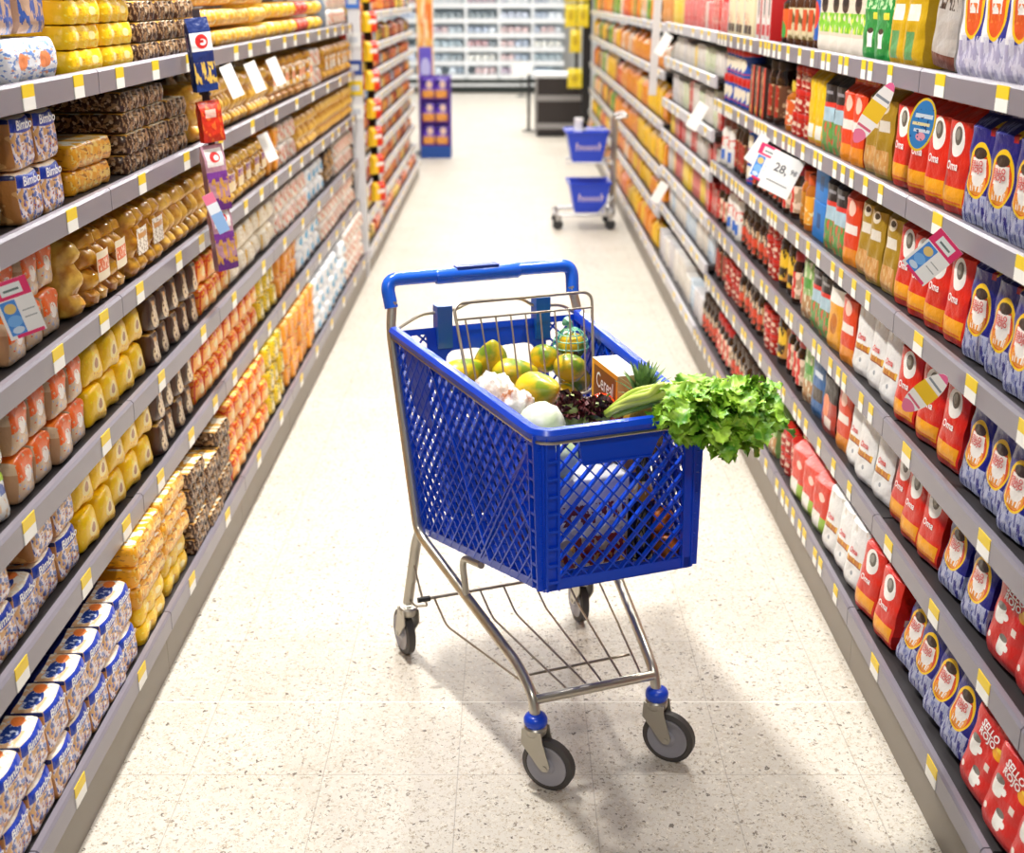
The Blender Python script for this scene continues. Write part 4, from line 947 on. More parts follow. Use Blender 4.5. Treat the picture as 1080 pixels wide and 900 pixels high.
# ------------------------------------------------------------------ purple biscuit display
root = obj('display_stand', None, None, (-.815, 13.75, 0), None, 'purple cardboard biscuit display stand on a blue base', 'display stand')
cb = pm('card_purple', '#5a2aa8', rough=.5); cbl = pm('card_navy', '#174a9c', rough=.5)
box(-.165, .165, 0, .34, 0, .13).build('base', cbl, root, 0)
for s in (-1, 1): box(s*.158-.007, s*.158+.007, .0, .34, .13, .86).build('side_panel', cb, root, 0)
box(-.15, .15, .325, .34, .13, .86).build('back_panel', cb, root, 0)
for k in range(3): box(-.15, .15, .01, .325, .131+k*.245, .141+k*.245).build('tray', cb, root, 0)
m_bis = pm('biscuit_pack', '#5a2fb0', [('r', 0, 1, 0, .42, '#e08a2c'), ('e', .5, .25, .42, .2, '#f2a84a'), ('n', (.1, .9, .08, .4), 6, 5, .56, '#b8601c'), ('e', .6, .72, .24, .2, '#e8c8b0'), ('e', .2, .85, .18, .12, '#2a1a78'), ('r', 0, 1, .44, .48, '#c9a8d8')], rough=.35, coat=.3)
proto('biscuit_pack', 'biscuit_pack', 'biscuits', 'biscuits', rpack(.135, .2, .205, .012, 4).mesh('biscuit_pack', m_bis), .14, .2, .2)
for k in range(3):
    for j in (0, 1):
        put('biscuit_pack', (-.815+(-.072, .072)[j], 13.775, .1425+k*.245), 0, f"purple biscuit pack, {('bottom', 'middle', 'top')[k]} tray of the purple display stand, {('rack', 'aisle')[j]} side", 'biscuit packs on the purple display')
# end panel of the snack rack
m_endp = pm('end_panel_print', '#f2b45a', [('n', (0, 1, 0, 1), 3, 5, .52, '#f6dfb0'), ('n', (0, 1, .5, 1), 4, 7, .56, '#ee7a2c'), ('r', .1, .9, .30, .50, '#6a5ac8'), ('e', .5, .4, .3, .05, '#c8c4ee'), ('r', 0, 1, 0, .25, '#f6e6d2')], rough=.5)
root = obj('promotion_banner', None, None, (-.94, 14.25, 0), None, 'tall orange and purple promotion panel behind the purple display', 'panel')
box(-.09, .09, 0, .03, .0, 2.3).build('printed_sheet', m_endp, root, 0)
box(-.12, .12, -.1, .13, 0, .02).build('foot', pm('foot_grey', '#77777a'), root, 0)

# ------------------------------------------------------------------ chilled cabinet across the back
fw = pm('fridge_white', '#f1f4f6', rough=.35); fdk = pm('fridge_dark', '#28332f', rough=.4); fin = pm('fridge_inner', '#c5d4da', rough=.5)
fled = pm('led_strip', '#ffffff', emit='#f2f8ff', estr=9.0)
YF = 23.25
fcount = 0
frd = random.Random(8)
PAST = ['#d9dde0', '#b9c4c8', '#9fb0b4', '#d8b4ae', '#c08a8a', '#e6e0d2', '#8a9aa8', '#c9ccd8', '#7a8688', '#b49aa8', '#e9ecee', '#aab4c4']
CHP = {}
for i, c in enumerate(PAST):
    CHP[i] = rpack(.105, .12, .13, .012, 3).mesh('chilled_pack', pm('chilled_'+c[1:], c, [('n', (0, 1, 0, 1), 3, 3, .55, '#f0f0ee'), ('r', .2, .8, .1, .3, '#8a8f94')], rough=.35))
FZ = [.30, .53, .77, 1.01, 1.26, 1.52]
for b in range(6):
    x0 = -2.62+.6*b*1.0
    root = obj('chilled_cabinet', None, None, (x0+.3, YF, 0), None, f'white lit chilled cabinet section, {ordinal(b+1)} counted from the bread side', 'fridge', 'chilled cabinet sections')
    box(-.299, .299, .0, .75, .0, .04).build('plinth', fdk, root, 0)
    box(-.299, .299, -.06, .02, .05, .12).build('lower_skirt', fdk, root, 0)
    box(-.299, .299, -.075, .02, .125, .165).build('bumper_rail', fw, root, 0)
    box(-.299, .299, -.06, .02, .17, .255).build('upper_skirt', fdk, root, 0)
    box(-.299, .299, .66, .75, .04, 2.2).build('back_panel', fin, root, 0)
    box(-.299, -.252, .0, .655, .26, 1.995).build('mullion', fw, root, 0)
    box(-.299, .299, -.06, .75, 2.0, 2.2).build('canopy', fw, root, 0)
    for k, z in enumerate(FZ):
        sh = box(-.251, .298, .02 if k else -.06, .66, z-.03, z).build('shelf', fw, root, 0)
        box(-.251, .298, .012 if k else -.068, .02 if k else -.06, z-.05, z+.03).build('shelf_edge', fw, sh, 0)
        if k: box(-.245, .29, .05, .07, z-.038, z-.031).build('led_strip', fled, sh, 0)
        if 1 <= b <= 5:
            n = 4; c0 = frd.randrange(len(PAST))
            for j in range(n):
                if frd.random() < .08: continue
                if frd.random() < .3: c0 = frd.randrange(len(PAST))
                o = obj('chilled_pack', CHP[c0], None, (x0+.3-.195+j*.13, YF+.16+frd.uniform(0, .06), z+.001), None, f"{['white', 'grey', 'teal-grey', 'pink', 'dusky red', 'cream', 'slate', 'pale lilac', 'dark grey', 'mauve', 'pale', 'blue-grey'][c0]} chilled pack, {ordinal(j+1)} on shelf {['one','two','three','four','five','six'][k]} up, {ordinal(b+1)} cabinet section", 'chilled pack', 'packs in the chilled cabinet')
# ------------------------------------------------------------------ dark promotion bin by the chilled cabinet
root = obj('promotion_counter', None, None, (.62, 15.9, 0), None, 'dark brown counter with grey bumper bands and white top', 'counter')
bd = pm('counter_brown', '#2e2624', rough=.5); bg = pm('counter_band', '#9a9796', rough=.4)
box(-.30, .30, .0, .7, .05, .72).build('body', bd, root, 0)
box(-.28, .28, .03, .68, 0, .05).build('plinth', pm('counter_plinth', '#17171a'), root, 0)
for z in (.10, .44): box(-.305, .305, -.02, .0, z, z+.07).build('bumper_band', bg, root, 0)
box(-.31, .31, -.01, .71, .72, .76).build('top', fw, root, 0)
for x in (-.305, .28): box(x, x+.025, -.006, .02, .05, .72).build('corner_strip', bg, root, 0)
root = obj('barrier_post', None, None, (.245, 16.6, 0), None, 'slim dark barrier post beside the brown counter', 'post')
tube([(0, 0, .02), (0, 0, .72)], .022, 10).build('pole', pm('post_dark', '#3a3a3c', rough=.4), root)
lathe([(.09, 0), (.09, .012), (.03, .024)], 16).build('base', MATS['post_dark'], root)
root = obj('notice_card', None, None, (.2, 22.4, 0), None, 'white notice card on a stand before the chilled cabinet', 'sign')
box(-.17, .17, 0, .01, .33, .60).build('board', paper_m, root, 0)
tube([(0, .02, 0), (0, .02, .4)], .012, 8).build('stem', MATS['post_dark'], root); lathe([(.1, 0), (.1, .012), (.03, .02)], 14, M=Matrix.Translation((0, .02, 0))).build('base', MATS['post_dark'], root)

# ------------------------------------------------------------------ basket trolley with two blue baskets
chrome2 = pm('trolley_metal', '#b9b6b4', rough=.3, metallic=.8)
root = obj('basket_trolley', None, None, (.565, 9.55, 0), None, 'silver basket trolley with two blue baskets beside pouch rack', 'trolley')
tube(rounded([(-.225, -.17, .115), (.225, -.17, .115), (.225, .17, .115), (-.225, .17, .115)], .04, 4, True), .013, 8, closed=True).build('platform_frame', chrome2, root)
mb = MB()
for i in range(7): tube([(-.2+i*.066, -.17, .115), (-.2+i*.066, .17, .115)], .004, 6, mb)
mb.build('platform_wires', chrome2, root)
for s in (-1, 1):
    tube(rounded([(.225, s*.14, .115), (.225, s*.14, .83), (.30, s*.14, .845)], .06), .013, 8).build('upright_tube', chrome2, root)
    tube([(.215, s*.14, .50), (-.14, s*.14, .50)], .008, 8).build('basket_support', chrome2, root)
    tube([(.10, s*.172, .12), (.222, s*.155, .26)], .009, 8).build('brace', chrome2, root)
tube([(.30, -.14, .845), (.30, .14, .845)], .015, 8).build('handle', chrome2, root)
for x in (-.2, .2):
    for y in (-.15, .15):
        lathe([(.012, 0), (.04, .002), (.04, .020), (.012, .022)], 14, M=Matrix.Translation((x, y+.011, .04)) @ Matrix.Rotation(PI/2, 4, 'X')).build('wheel', pm('wheel_dark', '#2b2a2c', rough=.5), root)
        box(x-.015, x+.015, y-.018, y+.018, .068, .112).build('fork', chrome2, root, 0)
m_bk = pm('basket_blue', '#1240d0', rough=.35, coat=.2)
def hand_basket(loc, label, full):
    root = obj('shopping_basket', None, None, loc, (0, 0, .03), label, 'basket', 'blue hand baskets on the trolley')
    w0, d0, w1, d1, h = .22, .24, .31, .32, .225
    mb = MB()
    def ring(w, d, z, i=0): return [(-w/2+i, -d/2+i, z), (w/2-i, -d/2+i, z), (w/2-i, d/2-i, z), (-w/2+i, d/2-i, z)]
    a, b, c, dd = ring(w0, d0, 0), ring(w1, d1, h), ring(w1, d1, h, .006), ring(w0, d0, .006, .006)
    vs = a+b+c+dd; fs = []
    for i in range(4):
        j = (i+1) % 4
        fs += [(i, j, 4+j, 4+i), (4+i, 4+j, 8+j, 8+i), (8+i, 8+j, 12+j, 12+i)]
    fs += [(3, 2, 1, 0), (12, 13, 14, 15)]
    mb.add(vs, fs).build('bucket', m_bk, root, 0)
    tube(rounded(ring(w1+.012, d1+.012, h-.004), .03, 4, True), .008, 6, closed=True).build('rim', m_bk, root)
    mk = MB()
    rg = random.Random(3)
    for k in range(7):
        x = -.085+k*.028; hh = .06 if k in (0, 6) else .038
        yf = lambda z: -(d0/2+(d1-d0)/2*z/h)-.001
        z0 = .085
        mk.add([(x, yf(z0), z0), (x+.010, yf(z0), z0), (x+.010, yf(z0+hh), z0+hh), (x, yf(z0+hh), z0+hh)], [(0, 1, 2, 3)])
        mk.add([(x, yf(z0+hh*.5), z0+hh*.45), (x+.022, yf(z0+hh*.5), z0+hh*.45), (x+.022, yf(z0+hh*.62), z0+hh*.62), (x, yf(z0+hh*.62), z0+hh*.62)], [(0, 1, 2, 3)])
    mk.build('printed_marks', pm('basket_print', '#d9c9d8', rough=.5), root, 0)
    tube(rounded([(-.15, 0, h), (-.155, -.10, h+.012 if full else h-.03), (.155, -.10, h+.012 if full else h-.03), (.15, 0, h)], .05), .006, 6).build('carry_handle', pm('basket_handle', '#e6e6e8' if full else '#9aa0b0', rough=.4), root)
    return root
hand_basket((.575, 9.53, .509), 'upper blue hand basket with white handle on the trolley', True)
hand_basket((.60, 9.53, .129), 'lower blue hand basket standing on the trolley platform', False)
lathe([(.036, 0), (.04, .01), (.04, .15), (.016, .2), (.016, .25), (.02, .252), (.02, .27)], 14).build('wine_bottle', pm('bottle_black', '#141214', rough=.15), None, loc=(.56, 9.56, .517), label='dark bottle standing in the upper blue hand basket', cat='bottle')
proto('white_roll', 'paper_roll', 'roll', 'r', lathe([(.018, 0), (.035, 0), (.035, .3), (.018, .3)], 14).mesh('paper_roll', paper_m), .07, .07, .3)
put('white_roll', (.52, 9.57, .517), 0, 'white paper roll standing in the upper blue basket', None)
# ------------------------------------------------------------------ shopping cart (local x = forward, y across, z up)
CART = Matrix.Translation((.199, 2.441, 0)) @ Matrix.Rotation(math.radians(-69.0), 4, 'Z')
cart = obj('shopping_cart', None, None, (.199, 2.441, 0), (0, 0, math.radians(-69.0)), 'large blue plastic shopping cart full of groceries on the floor', 'shopping cart')
blue = pm('cart_blue', '#0646d0', rough=.3, coat=.15, spec=.5)
blue2 = pm('cart_clip_blue', '#1460b8', rough=.35, coat=.15)
hblue = pm('cart_handle_blue', '#1560d8', rough=.25, coat=.3)
chrome = pm('cart_chrome', '#cfc8ba', rough=.28, metallic=.85)
wire = pm('cart_wire', '#b3a898', rough=.3, metallic=.9)
galv = pm('cart_galvanised', '#b5b0a4', rough=.35, metallic=.7)
RT = lambda s: Vector((-.716, s*.251, .896)); FT = lambda s: Vector((.075, s*.177, .872))
FB = lambda s: Vector((.088, s*.172, .534)); RB = lambda s: Vector((-.575, s*.228, .395))
basket = obj('basket', None, cart)
basket['label'] = 'deep blue lattice basket'

def clip(poly, p, d):
    """part of the line p + t d inside a convex polygon"""
    t0, t1 = -1e9, 1e9; n = len(poly)
    area = sum(poly[i][0]*poly[(i+1) % n][1]-poly[(i+1) % n][0]*poly[i][1] for i in range(n)); sg = 1 if area > 0 else -1
    for i in range(n):
        a, b = poly[i], poly[(i+1) % n]
        nx, ny = -(b[1]-a[1])*sg, (b[0]-a[0])*sg
        den = nx*d[0]+ny*d[1]; num = nx*(p[0]-a[0])+ny*(p[1]-a[1])
        if abs(den) < 1e-9:
            if num < 0: return None
        elif den > 0: t0 = max(t0, -num/den)
        else: t1 = min(t1, -num/den)
    return (t0, t1) if t1-t0 > .004 else None
class Panel:
    def __init__(s, o, ax, up):
        """o origin corner, ax point along the bottom direction, up point giving the up side"""
        s.o = Vector(o); s.e1 = (Vector(ax)-s.o).normalized(); u = Vector(up)-s.o
        s.e2 = (u-s.e1*u.dot(s.e1)).normalized(); s.n = s.e1.cross(s.e2)
    def to2(s, p): d = Vector(p)-s.o; return (d.dot(s.e1), d.dot(s.e2))
    def P(s, x, y, k=0.): return s.o+s.e1*x+s.e2*y+s.n*k
    def bar(s, mb, a, b, w, t0, t1):
        a, b = Vector(a), Vector(b); d = (b-a).normalized(); q = Vector((-d.y, d.x))*w/2
        c = [a-q, b-q, b+q, a+q]
        vs = [s.P(x.x, x.y, t0) for x in c]+[s.P(x.x, x.y, t1) for x in c]
        mb.add(vs, [(0, 1, 2, 3), (7, 6, 5, 4), (0, 4, 5, 1), (1, 5, 6, 2), (2, 6, 7, 3), (3, 7, 4, 0)])
    def plate(s, mb, poly, t0, t1):
        n = len(poly); vs = [s.P(x, y, t0) for x, y in poly]+[s.P(x, y, t1) for x, y in poly]
        mb.add(vs, [tuple(range(n))[::-1], tuple(range(n, 2*n))]+[(i, (i+1) % n, n+(i+1) % n, n+i) for i in range(n)])
    def lattice(s, mb, poly, pitch, ang, w, t0, t1):
        cx = sum(p[0] for p in poly)/len(poly); cy = sum(p[1] for p in poly)/len(poly)
        d = (math.cos(ang), math.sin(ang)); nn = (-d[1], d[0])
        for k in range(-40, 41):
            p = (cx+nn[0]*k*pitch, cy+nn[1]*k*pitch); r = clip(poly, p, d)
            if r: s.bar(mb, (p[0]+d[0]*r[0], p[1]+d[1]*r[0]), (p[0]+d[0]*r[1], p[1]+d[1]*r[1]), w, t0, t1)

def edge_frame(pn, mb, poly, ws, t0, t1):
    n = len(poly)
    c = Vector((sum(p[0] for p in poly)/n, sum(p[1] for p in poly)/n))
    for i in range(n):
        a, b = Vector(poly[i]), Vector(poly[(i+1) % n]); d = (b-a).normalized(); q = Vector((-d.y, d.x))
        if (c-a).dot(q) < 0: q = -q
        w = ws[i]
        pn.bar(mb, a+q*w/2, b+q*w/2, w, t0, t1)
TH = .005
# front panel: wide moulded corner posts with cross ribs, a plain plate under the rim, diagonal lattice
pf = Panel(FB(-1), FB(1), FT(-1)); pol = [pf.to2(p) for p in (FB(-1), FB(1), FT(1), FT(-1))]
mb = MB(); W = pol[1][0]; Hh = pol[3][1]
edge_frame(pf, mb, pol, (.022, .026, .014, .030), -TH, TH)
pf.lattice(mb, [(.03, .02), (W-.026, .02), (W-.024, Hh-.012), (.028, Hh-.012)], .0265, math.radians(47), .0042, -.008, .004)
pf.lattice(mb, [(.03, .02), (W-.026, .02), (W-.024, Hh-.012), (.028, Hh-.012)], .0265, math.radians(-47), .0032, -.003, .003)
pf.plate(mb, [(.085, Hh-.072), (W*.70, Hh-.072), (W*.78, Hh-.012), (.075, Hh-.012)], -.004, .006)
pf.bar(mb, (.085, Hh-.072), (W*.70, Hh-.072), .004, .004, .009)
for x in (.029, .003): pf.bar(mb, (x, 0), (x, Hh), .005, .004, .014)
for x in (W-.024, W-.003): pf.bar(mb, (x, 0), (x, Hh), .004, .004, .009)
for k in range(9): pf.bar(mb, (.002, Hh*(k+.5)/9), (.029, Hh*(k+.5)/9), .006, .004, .013)
mb.build('front_panel', blue, basket, 0)
# side panels
for s in (-1, 1):
    ps = Panel(RB(s), FB(s), RT(s)); pol = [ps.to2(p) for p in (RB(s), FB(s), FT(s), RT(s))]
    sg = -1 if s > 0 else 1          # outward side of the plane normal
    mb = MB()
    edge_frame(ps, mb, pol, (.018, .026, .014, .014), -TH, TH)
    ps.lattice(mb, pol, .030, math.radians(40), .0042, -.006, .006)
    ps.lattice(mb, pol, .030, math.radians(-52), .0042, -.004, .004)
    lerp = lambda u, v: tuple((Vector(pol[0])*(1-u)*(1-v)+Vector(pol[1])*u*(1-v)+Vector(pol[2])*u*v+Vector(pol[3])*(1-u)*v)[:])
    ps.plate(mb, [lerp(.10, .66), lerp(.24, .60), lerp(.26, .97), lerp(.07, .97)], -.003, .003)
    for (u0, v0, u1, v1) in ((.30, .97, .62, .03), (.62, .97, .98, .30), (.98, .97, .55, .03)):
        ps.bar(mb, lerp(u0, v0), lerp(u1, v1), .006, -.008, .008)
    # corner posts: outer skin with cross ribs
    f0, f1 = Vector(lerp(1, 0)), Vector(lerp(1, 1)); q = (Vector(lerp(.95, .5))-Vector(lerp(1, .5))).normalized()
    for k in range(9):
        c = f0.lerp(f1, (k+.5)/9); ps.bar(mb, c, c+q*.028, .006, -.013, .013)
    for w_ in (.003, .027): ps.bar(mb, f0+q*w_, f1+q*w_, .005, -.014, .014)
    mb.build('side_panel', blue, basket, 0)
# floor of the basket
pb = Panel(RB(-1), RB(1), FB(-1)); pol = [pb.to2(p) for p in (RB(-1), RB(1), FB(1), FB(-1))]
mb = MB(); edge_frame(pb, mb, pol, (.02, .014, .02, .014), -TH, TH)
pb.lattice(mb, pol, .032, math.radians(45), .005, -.005, .005); pb.lattice(mb, pol, .032, math.radians(-45), .005, -.005, .005)
mb.build('bottom_panel', blue, basket, 0)
# swinging rear flap with leg holes
pr = Panel(RB(-1), RB(1), RT(-1)); pol = [pr.to2(p) for p in (RB(-1), RB(1), RT(1), RT(-1))]
mb = MB(); Hr = pol[2][1]; x0 = pol[3][0]; x1 = pol[2][0]; cx_ = (x0+x1)/2
edge_frame(pr, mb, pol, (.02, .012, .016, .012), -TH, TH)
hole_z0, hole_z1 = Hr-.17, Hr-.062
pr.plate(mb, [(cx_-.17, hole_z1), (cx_+.17, hole_z1), (cx_+.17, Hr-.004), (cx_-.17, Hr-.004)], -.004, .004)
for a, b in ((-.155, -.125), (-.014, .014), (.125, .155)): pr.plate(mb, [(cx_+a, hole_z0-.02), (cx_+b, hole_z0-.02), (cx_+b, hole_z1), (cx_+a, hole_z1)], -.004, .004)
pr.plate(mb, [(cx_-.155, hole_z0-.06), (cx_+.155, hole_z0-.06), (cx_+.155, hole_z0), (cx_-.155, hole_z0)], -.004, .004)
for xa, xb in ((-.125, -.014), (.014, .125)):          # rounded upper hole corners
    for c, dx in ((xa, 1), (xb, -1)):
        pts = [(cx_+c, hole_z1), (cx_+c+dx*.028, hole_z1)]+[(cx_+c+dx*.028*(1-math.sin(t*PI/8)), hole_z1-.028*(1-math.cos(t*PI/8))) for t in range(1, 4)]+[(cx_+c, hole_z1-.028)]
        pr.plate(mb, pts, -.004, .004)
for a, b in ((x0+.01, cx_-.16), (cx_+.16, x1-.01)):
    rc = [(a, hole_z0), (b, hole_z0), (b, Hr-.01), (a, Hr-.01)]
    pr.lattice(mb, rc, .03, math.radians(45), .005, -.003, .003); pr.lattice(mb, rc, .03, math.radians(-45), .005, -.003, .003)
low = [(pol[0][0]+.01, .015), (pol[1][0]-.01, .015), (cx_+.22, hole_z0-.06), (cx_-.22, hole_z0-.06)]
pr.lattice(mb, low, .032, math.radians(45), .005, -.003, .003); pr.lattice(mb, low, .032, math.radians(-45), .005, -.003, .003)
mb.build('rear_flap', blue, basket, 0)
for y in (-.125, .145):                                  # hinge clips over the rear wire
    box(-.728, -.690, y-.020, y+.020, .845, .955).build('hinge_clip', blue2, basket, 0)
# rim
mb = MB(); rp = rounded([RT(-1), FT(-1)+Vector((.004, -.004, 0)), FT(1)+Vector((.004, .004, 0)), RT(1)], .035, 6)
prof = [(-.010, -.012), (.013, -.012), (.016, .002), (.010, .012), (-.006, .012), (-.010, .004)]
vs = []; fs = []; n = len(prof)
for i, p in enumerate(rp):
    t = (rp[min(i+1, len(rp)-1)]-rp[max(i-1, 0)]).normalized(); o_ = Vector((t.y, -t.x, 0)).normalized()
    vs += [p+o_*a+Vector((0, 0, b)) for a, b in prof]
for i in range(len(rp)-1): fs += [(i*n+j, i*n+(j+1) % n, (i+1)*n+(j+1) % n, (i+1)*n+j) for j in range(n)]
fs += [tuple(range(n)), tuple((len(rp)-1)*n+j for j in range(n))]
mb.add(vs, fs); mb.build('rim', blue, basket, 30)
wp = rounded([RT(-1)+Vector((0, -.011, -.014)), FT(-1)+Vector((.019, -.013, -.014)), FT(1)+Vector((.019, .013, -.014)), RT(1)+Vector((0, .011, -.014))], .045, 6)
tube(wp, .0035, 8).build('rim_wire', wire, basket)

# handle
hp = rounded([(-.742, -.250, .950), (-.764, -.256, 1.018), (-.768, 0, 1.019), (-.764, .256, 1.018), (-.742, .250, .950)], .085, 9)
ha = obj('handle', tube(hp, .0175, 14).mesh('handle', hblue), cart)
gp = [(-.7655, y, 1.016) for y in (-.125, -.12, .10, .105)]
tube(gp, [.0185, .0205, .0205, .0185], 14).build('grip', hblue, ha)
box(-.7815, -.752, -.07, .045, 1.033, 1.0395).build('grip_insert', pm('handle_insert', '#123a9a', rough=.4), ha, 0)
# frame tubes
for s in (-1, 1):
    up = [Vector((-.742, s*.247, .966)), Vector((-.724, s*.258, .90)), Vector((-.582, s*.242, .40)), Vector((-.55, s*.235, .372)), Vector((-.10, s*.160, .262)), Vector((-.02, s*.152, .215)), Vector((0, s*.152, .172))]
    # the leg bows down from under the basket corner to the front castor
    up = [Vector((-.742, s*.247, .966)), Vector((-.724, s*.259, .90)), Vector((-.585, s*.243, .405)), Vector((-.555, s*.236, .385)), Vector((-.085, s*.157, .255)), Vector((-.015, s*.151, .215)), Vector((0, s*.152, .160))]
    tube(rounded(up, .05, 6), .0125, 12).build('frame_tube', chrome, cart)
    tube(rounded([(-.575, s*.241, .398), (-.600, s*.243, .36), (-.648, s*.257, .165)], .05, 5), .0135, 12).build('rear_leg', galv, cart)
    tube(rounded([(-.33, s*.200, .33), (-.345, s*.205, .425), (-.23, s*.196, .452)], .035, 5), .0085, 10).build('support_bracket', galv, cart)
tube([(-.012, -.147, .211), (-.012, .147, .211)], .0115, 12).build('crossbar', chrome, cart)
# lower wire rack
mb = MB()
tube([(-.515, -.245, .238), (-.515, .245, .238)], .0045, 8, mb)
tube([(-.14, -.148, .196), (-.14, .148, .196)], .0035, 8, mb)
for y0_, y1_ in ((-.225, -.118), (-.10, -.055), (-.035, -.005), (.05, .03), (.14, .078), (.225, .125)):
    tube(rounded([(-.515, y0_, .238), (-.425, y0_*.98, .200), (-.02, y1_, .200)], .02, 4), .0028, 6, mb)
rack_ = mb.build('lower_rack', wire, cart)
for s in (-1, 1):
    tube([(-.515, s*.236, .238), (-.515, s*.268, .238)], .0075, 8).build('rack_end_cap', pm('rubber_black', '#151515', rough=.6), rack_)
    tube(rounded([(-.61, s*.25, .30), (-.56, s*.245, .225), (-.52, s*.24, .215), (-.60, s*.25, .175), (-.645, s*.257, .18)], .015, 4), .003, 6).build('rack_hook', wire, rack_)
# castors
tyre_m = pm('tyre_grey', '#474341', rough=.55); hub_m = pm('hub_grey', '#9a98a0', rough=.4)
def castor(stem, ang, trail, front):
    c = obj('castor', None, cart, (stem[0], stem[1], 0), (0, 0, math.radians(ang)))
    wx = trail; Mx = Matrix.Translation((wx, 0, .0625)) @ Matrix.Rotation(PI/2, 4, 'X')
    lathe([(.047, -.010), (.052, -.0135), (.0625, -.009), (.0625, .009), (.052, .0135), (.047, .010)], 32, M=Mx).build('tyre', tyre_m, c, 40)
    lathe([(.010, -.016), (.016, -.015), (.020, -.011), (.040, -.0105), (.044, -.0135), (.049, -.0135), (.049, .0135), (.044, .0135), (.040, .0105), (.020, .011), (.016, .015), (.010, .016)], 32, M=Mx).build('wheel_hub', hub_m, c, 40)
    for s in (-1, 1):
        mb = MB(); y = s*.0205; pts = [(-.024, .150), (.024, .150), (.027, .128), (wx+.012, .068), (wx+.006, .054), (wx-.006, .053), (wx-.016, .062), (-.026, .112)]
        n = len(pts); vs = [(x, y-s*.0015, z) for x, z in pts]+[(x, y+s*.0015, z) for x, z in pts]
        mb.add(vs, [tuple(range(n)), tuple(range(n, 2*n))[::-1]]+[(i, (i+1) % n, n+(i+1) % n, n+i) for i in range(n)]); mb.build('fork', galv, c, 0)
    lathe([(.018, .128), (.023, .132), (.026, .140), (.026, .150), (.022, .154)], 20).build('fork_crown', galv, c, 40)
    Mr = Matrix.Translation((wx, 0, .0625)) @ Matrix.Rotation(PI/2, 4, 'X')
    lathe([(.006, -.024), (.006, .024)], 10, M=Mr).build('axle', galv, c)
    if front:
        lathe([(.018, .152), (.024, .155), (.027, .163), (.027, .171), (.023, .179), (.015, .182)], 20).build('collar', blue, c, 60)['label'] = 'bright blue plastic collar'
for s in (-1, 1):
    castor((0, s*.152), 41, .034, True)
    castor((-.648, s*.257), 180-4*s, .034, False)
# folding child-seat wire
sw = obj('child_seat_gate', None, cart)
A = -.56
tl, trr, bl, br = Vector((A, -.146, .993)), Vector((A, .222, .993)), Vector((A+.16, -.155, .782)), Vector((A+.16, .160, .782))
tube(rounded([bl, tl, trr, br], .03, 6, True), .0038, 8, closed=True).build('gate_frame', wire, sw)
fz = lambda f: (tl.lerp(bl, f), trr.lerp(br, f))
mb = MB(); a, b = fz(.16); tube([a, b], .0028, 8, mb); mb.build('top_wire', wire, sw)
mb = MB()
for k in range(9):
    f = (k+.6)/9.2; a = fz(.16)[0].lerp(fz(.16)[1], f); b = bl.lerp(br, f); tube([a, b], .0022, 6, mb)
mb.build('upright_wires', wire, sw)
tube(rounded([(-.716, -.245, .90), (-.712, -.185, .934), (-.712, -.09, .938), (-.712, -.05, .956), (-.712, .09, .954), (-.712, .128, .928), (-.712, .205, .926), (-.716, .245, .90)], .02, 4), .004, 8).build('hinge_wire', wire, sw)

# ------------------------------------------------------------------ groceries in the cart (placed in cart coordinates)
def W(p): return CART @ Vector(p)
def groc(name, me, p, rot, label, cat, group=None):
    q = (Matrix.Rotation(math.radians(-69.0), 4, 'Z') @ (rot if isinstance(rot, Matrix) else Matrix.Rotation(rot, 4, 'Z'))).to_euler()
    return obj(name, me, None, W(p), q, label, cat, group)
E4 = lambda x, y, z: (Matrix.Rotation(z, 4, 'Z') @ Matrix.Rotation(y, 4, 'Y') @ Matrix.Rotation(x, 4, 'X'))
m_pap = mottled('papaya_skin', '#86a022', '#f0c81a', 16, .44, .58, .35, .1, coat=.35)
m_pap2 = mottled('papaya_skin_ripe', '#93aa26', '#f2c81c', 14, .42, .56, .35, .1, coat=.35)
m_man = mottled('mango_skin', '#76961e', '#ecbe18', 18, .44, .58, .35, .08, coat=.35)
m_stem = pm('stem_brown', '#5a4a2a', rough=.7)
def fruit(L_, r, nip, m, name):
    def fn(p):
        t = p.z/L_
        k = 1-.22*t if nip else 1-.08*t
        q = Vector((p.x*k, p.y*k, p.z))
        if nip and t > .6: q = Vector((q.x*(1-(t-.6)*.7), q.y*(1-(t-.6)*.7), q.z+(t-.6)*L_*.25))
        return q+Vector((.003*math.sin(p.z*40+1), .003*math.sin(p.z*33+p.x*50), 0))
    b = ellipsoid(r, r*.97, L_, 20, 14, fn).mesh(name, m, 180)
    st = lathe([(.006, -L_-.006), (.008, -L_-.001), (.005, -L_+.004)], 8).mesh('stem', m_stem)
    return b, st
pap = fruit(.058, .042, True, m_pap, 'papaya'); pap2 = fruit(.066, .045, True, m_pap2, 'papaya'); man = fruit(.041, .0375, False, m_man, 'mango')
for g, p, r, l in ((pap, (-.615, -.105, .797), E4(0, 1.3, 1.75), 'yellow-green papaya nearest the cart side wall, by the rear flap'),
                   (pap, (-.638, -.022, .818), E4(.3, .35, .6), 'greener papaya standing behind the leftmost papaya in the cart'),
                   (pap, (-.585, .022, .792), E4(.2, 1.4, 1.2), 'yellow papaya lying in the middle behind the seat wires'),
                   (pap2, (-.335, -.012, .826), E4(0, 1.3, .25), 'big papaya with pointed end in front of the seat wires')):
    o = groc('papaya', g[0], p, r, l, 'papaya', 'papayas in the cart'); obj('stem', g[1], o)
net_m = mottled('net_green', '#2fa08a', '#9fd8b0', 60, .42, .6, .4)
nets = MB()
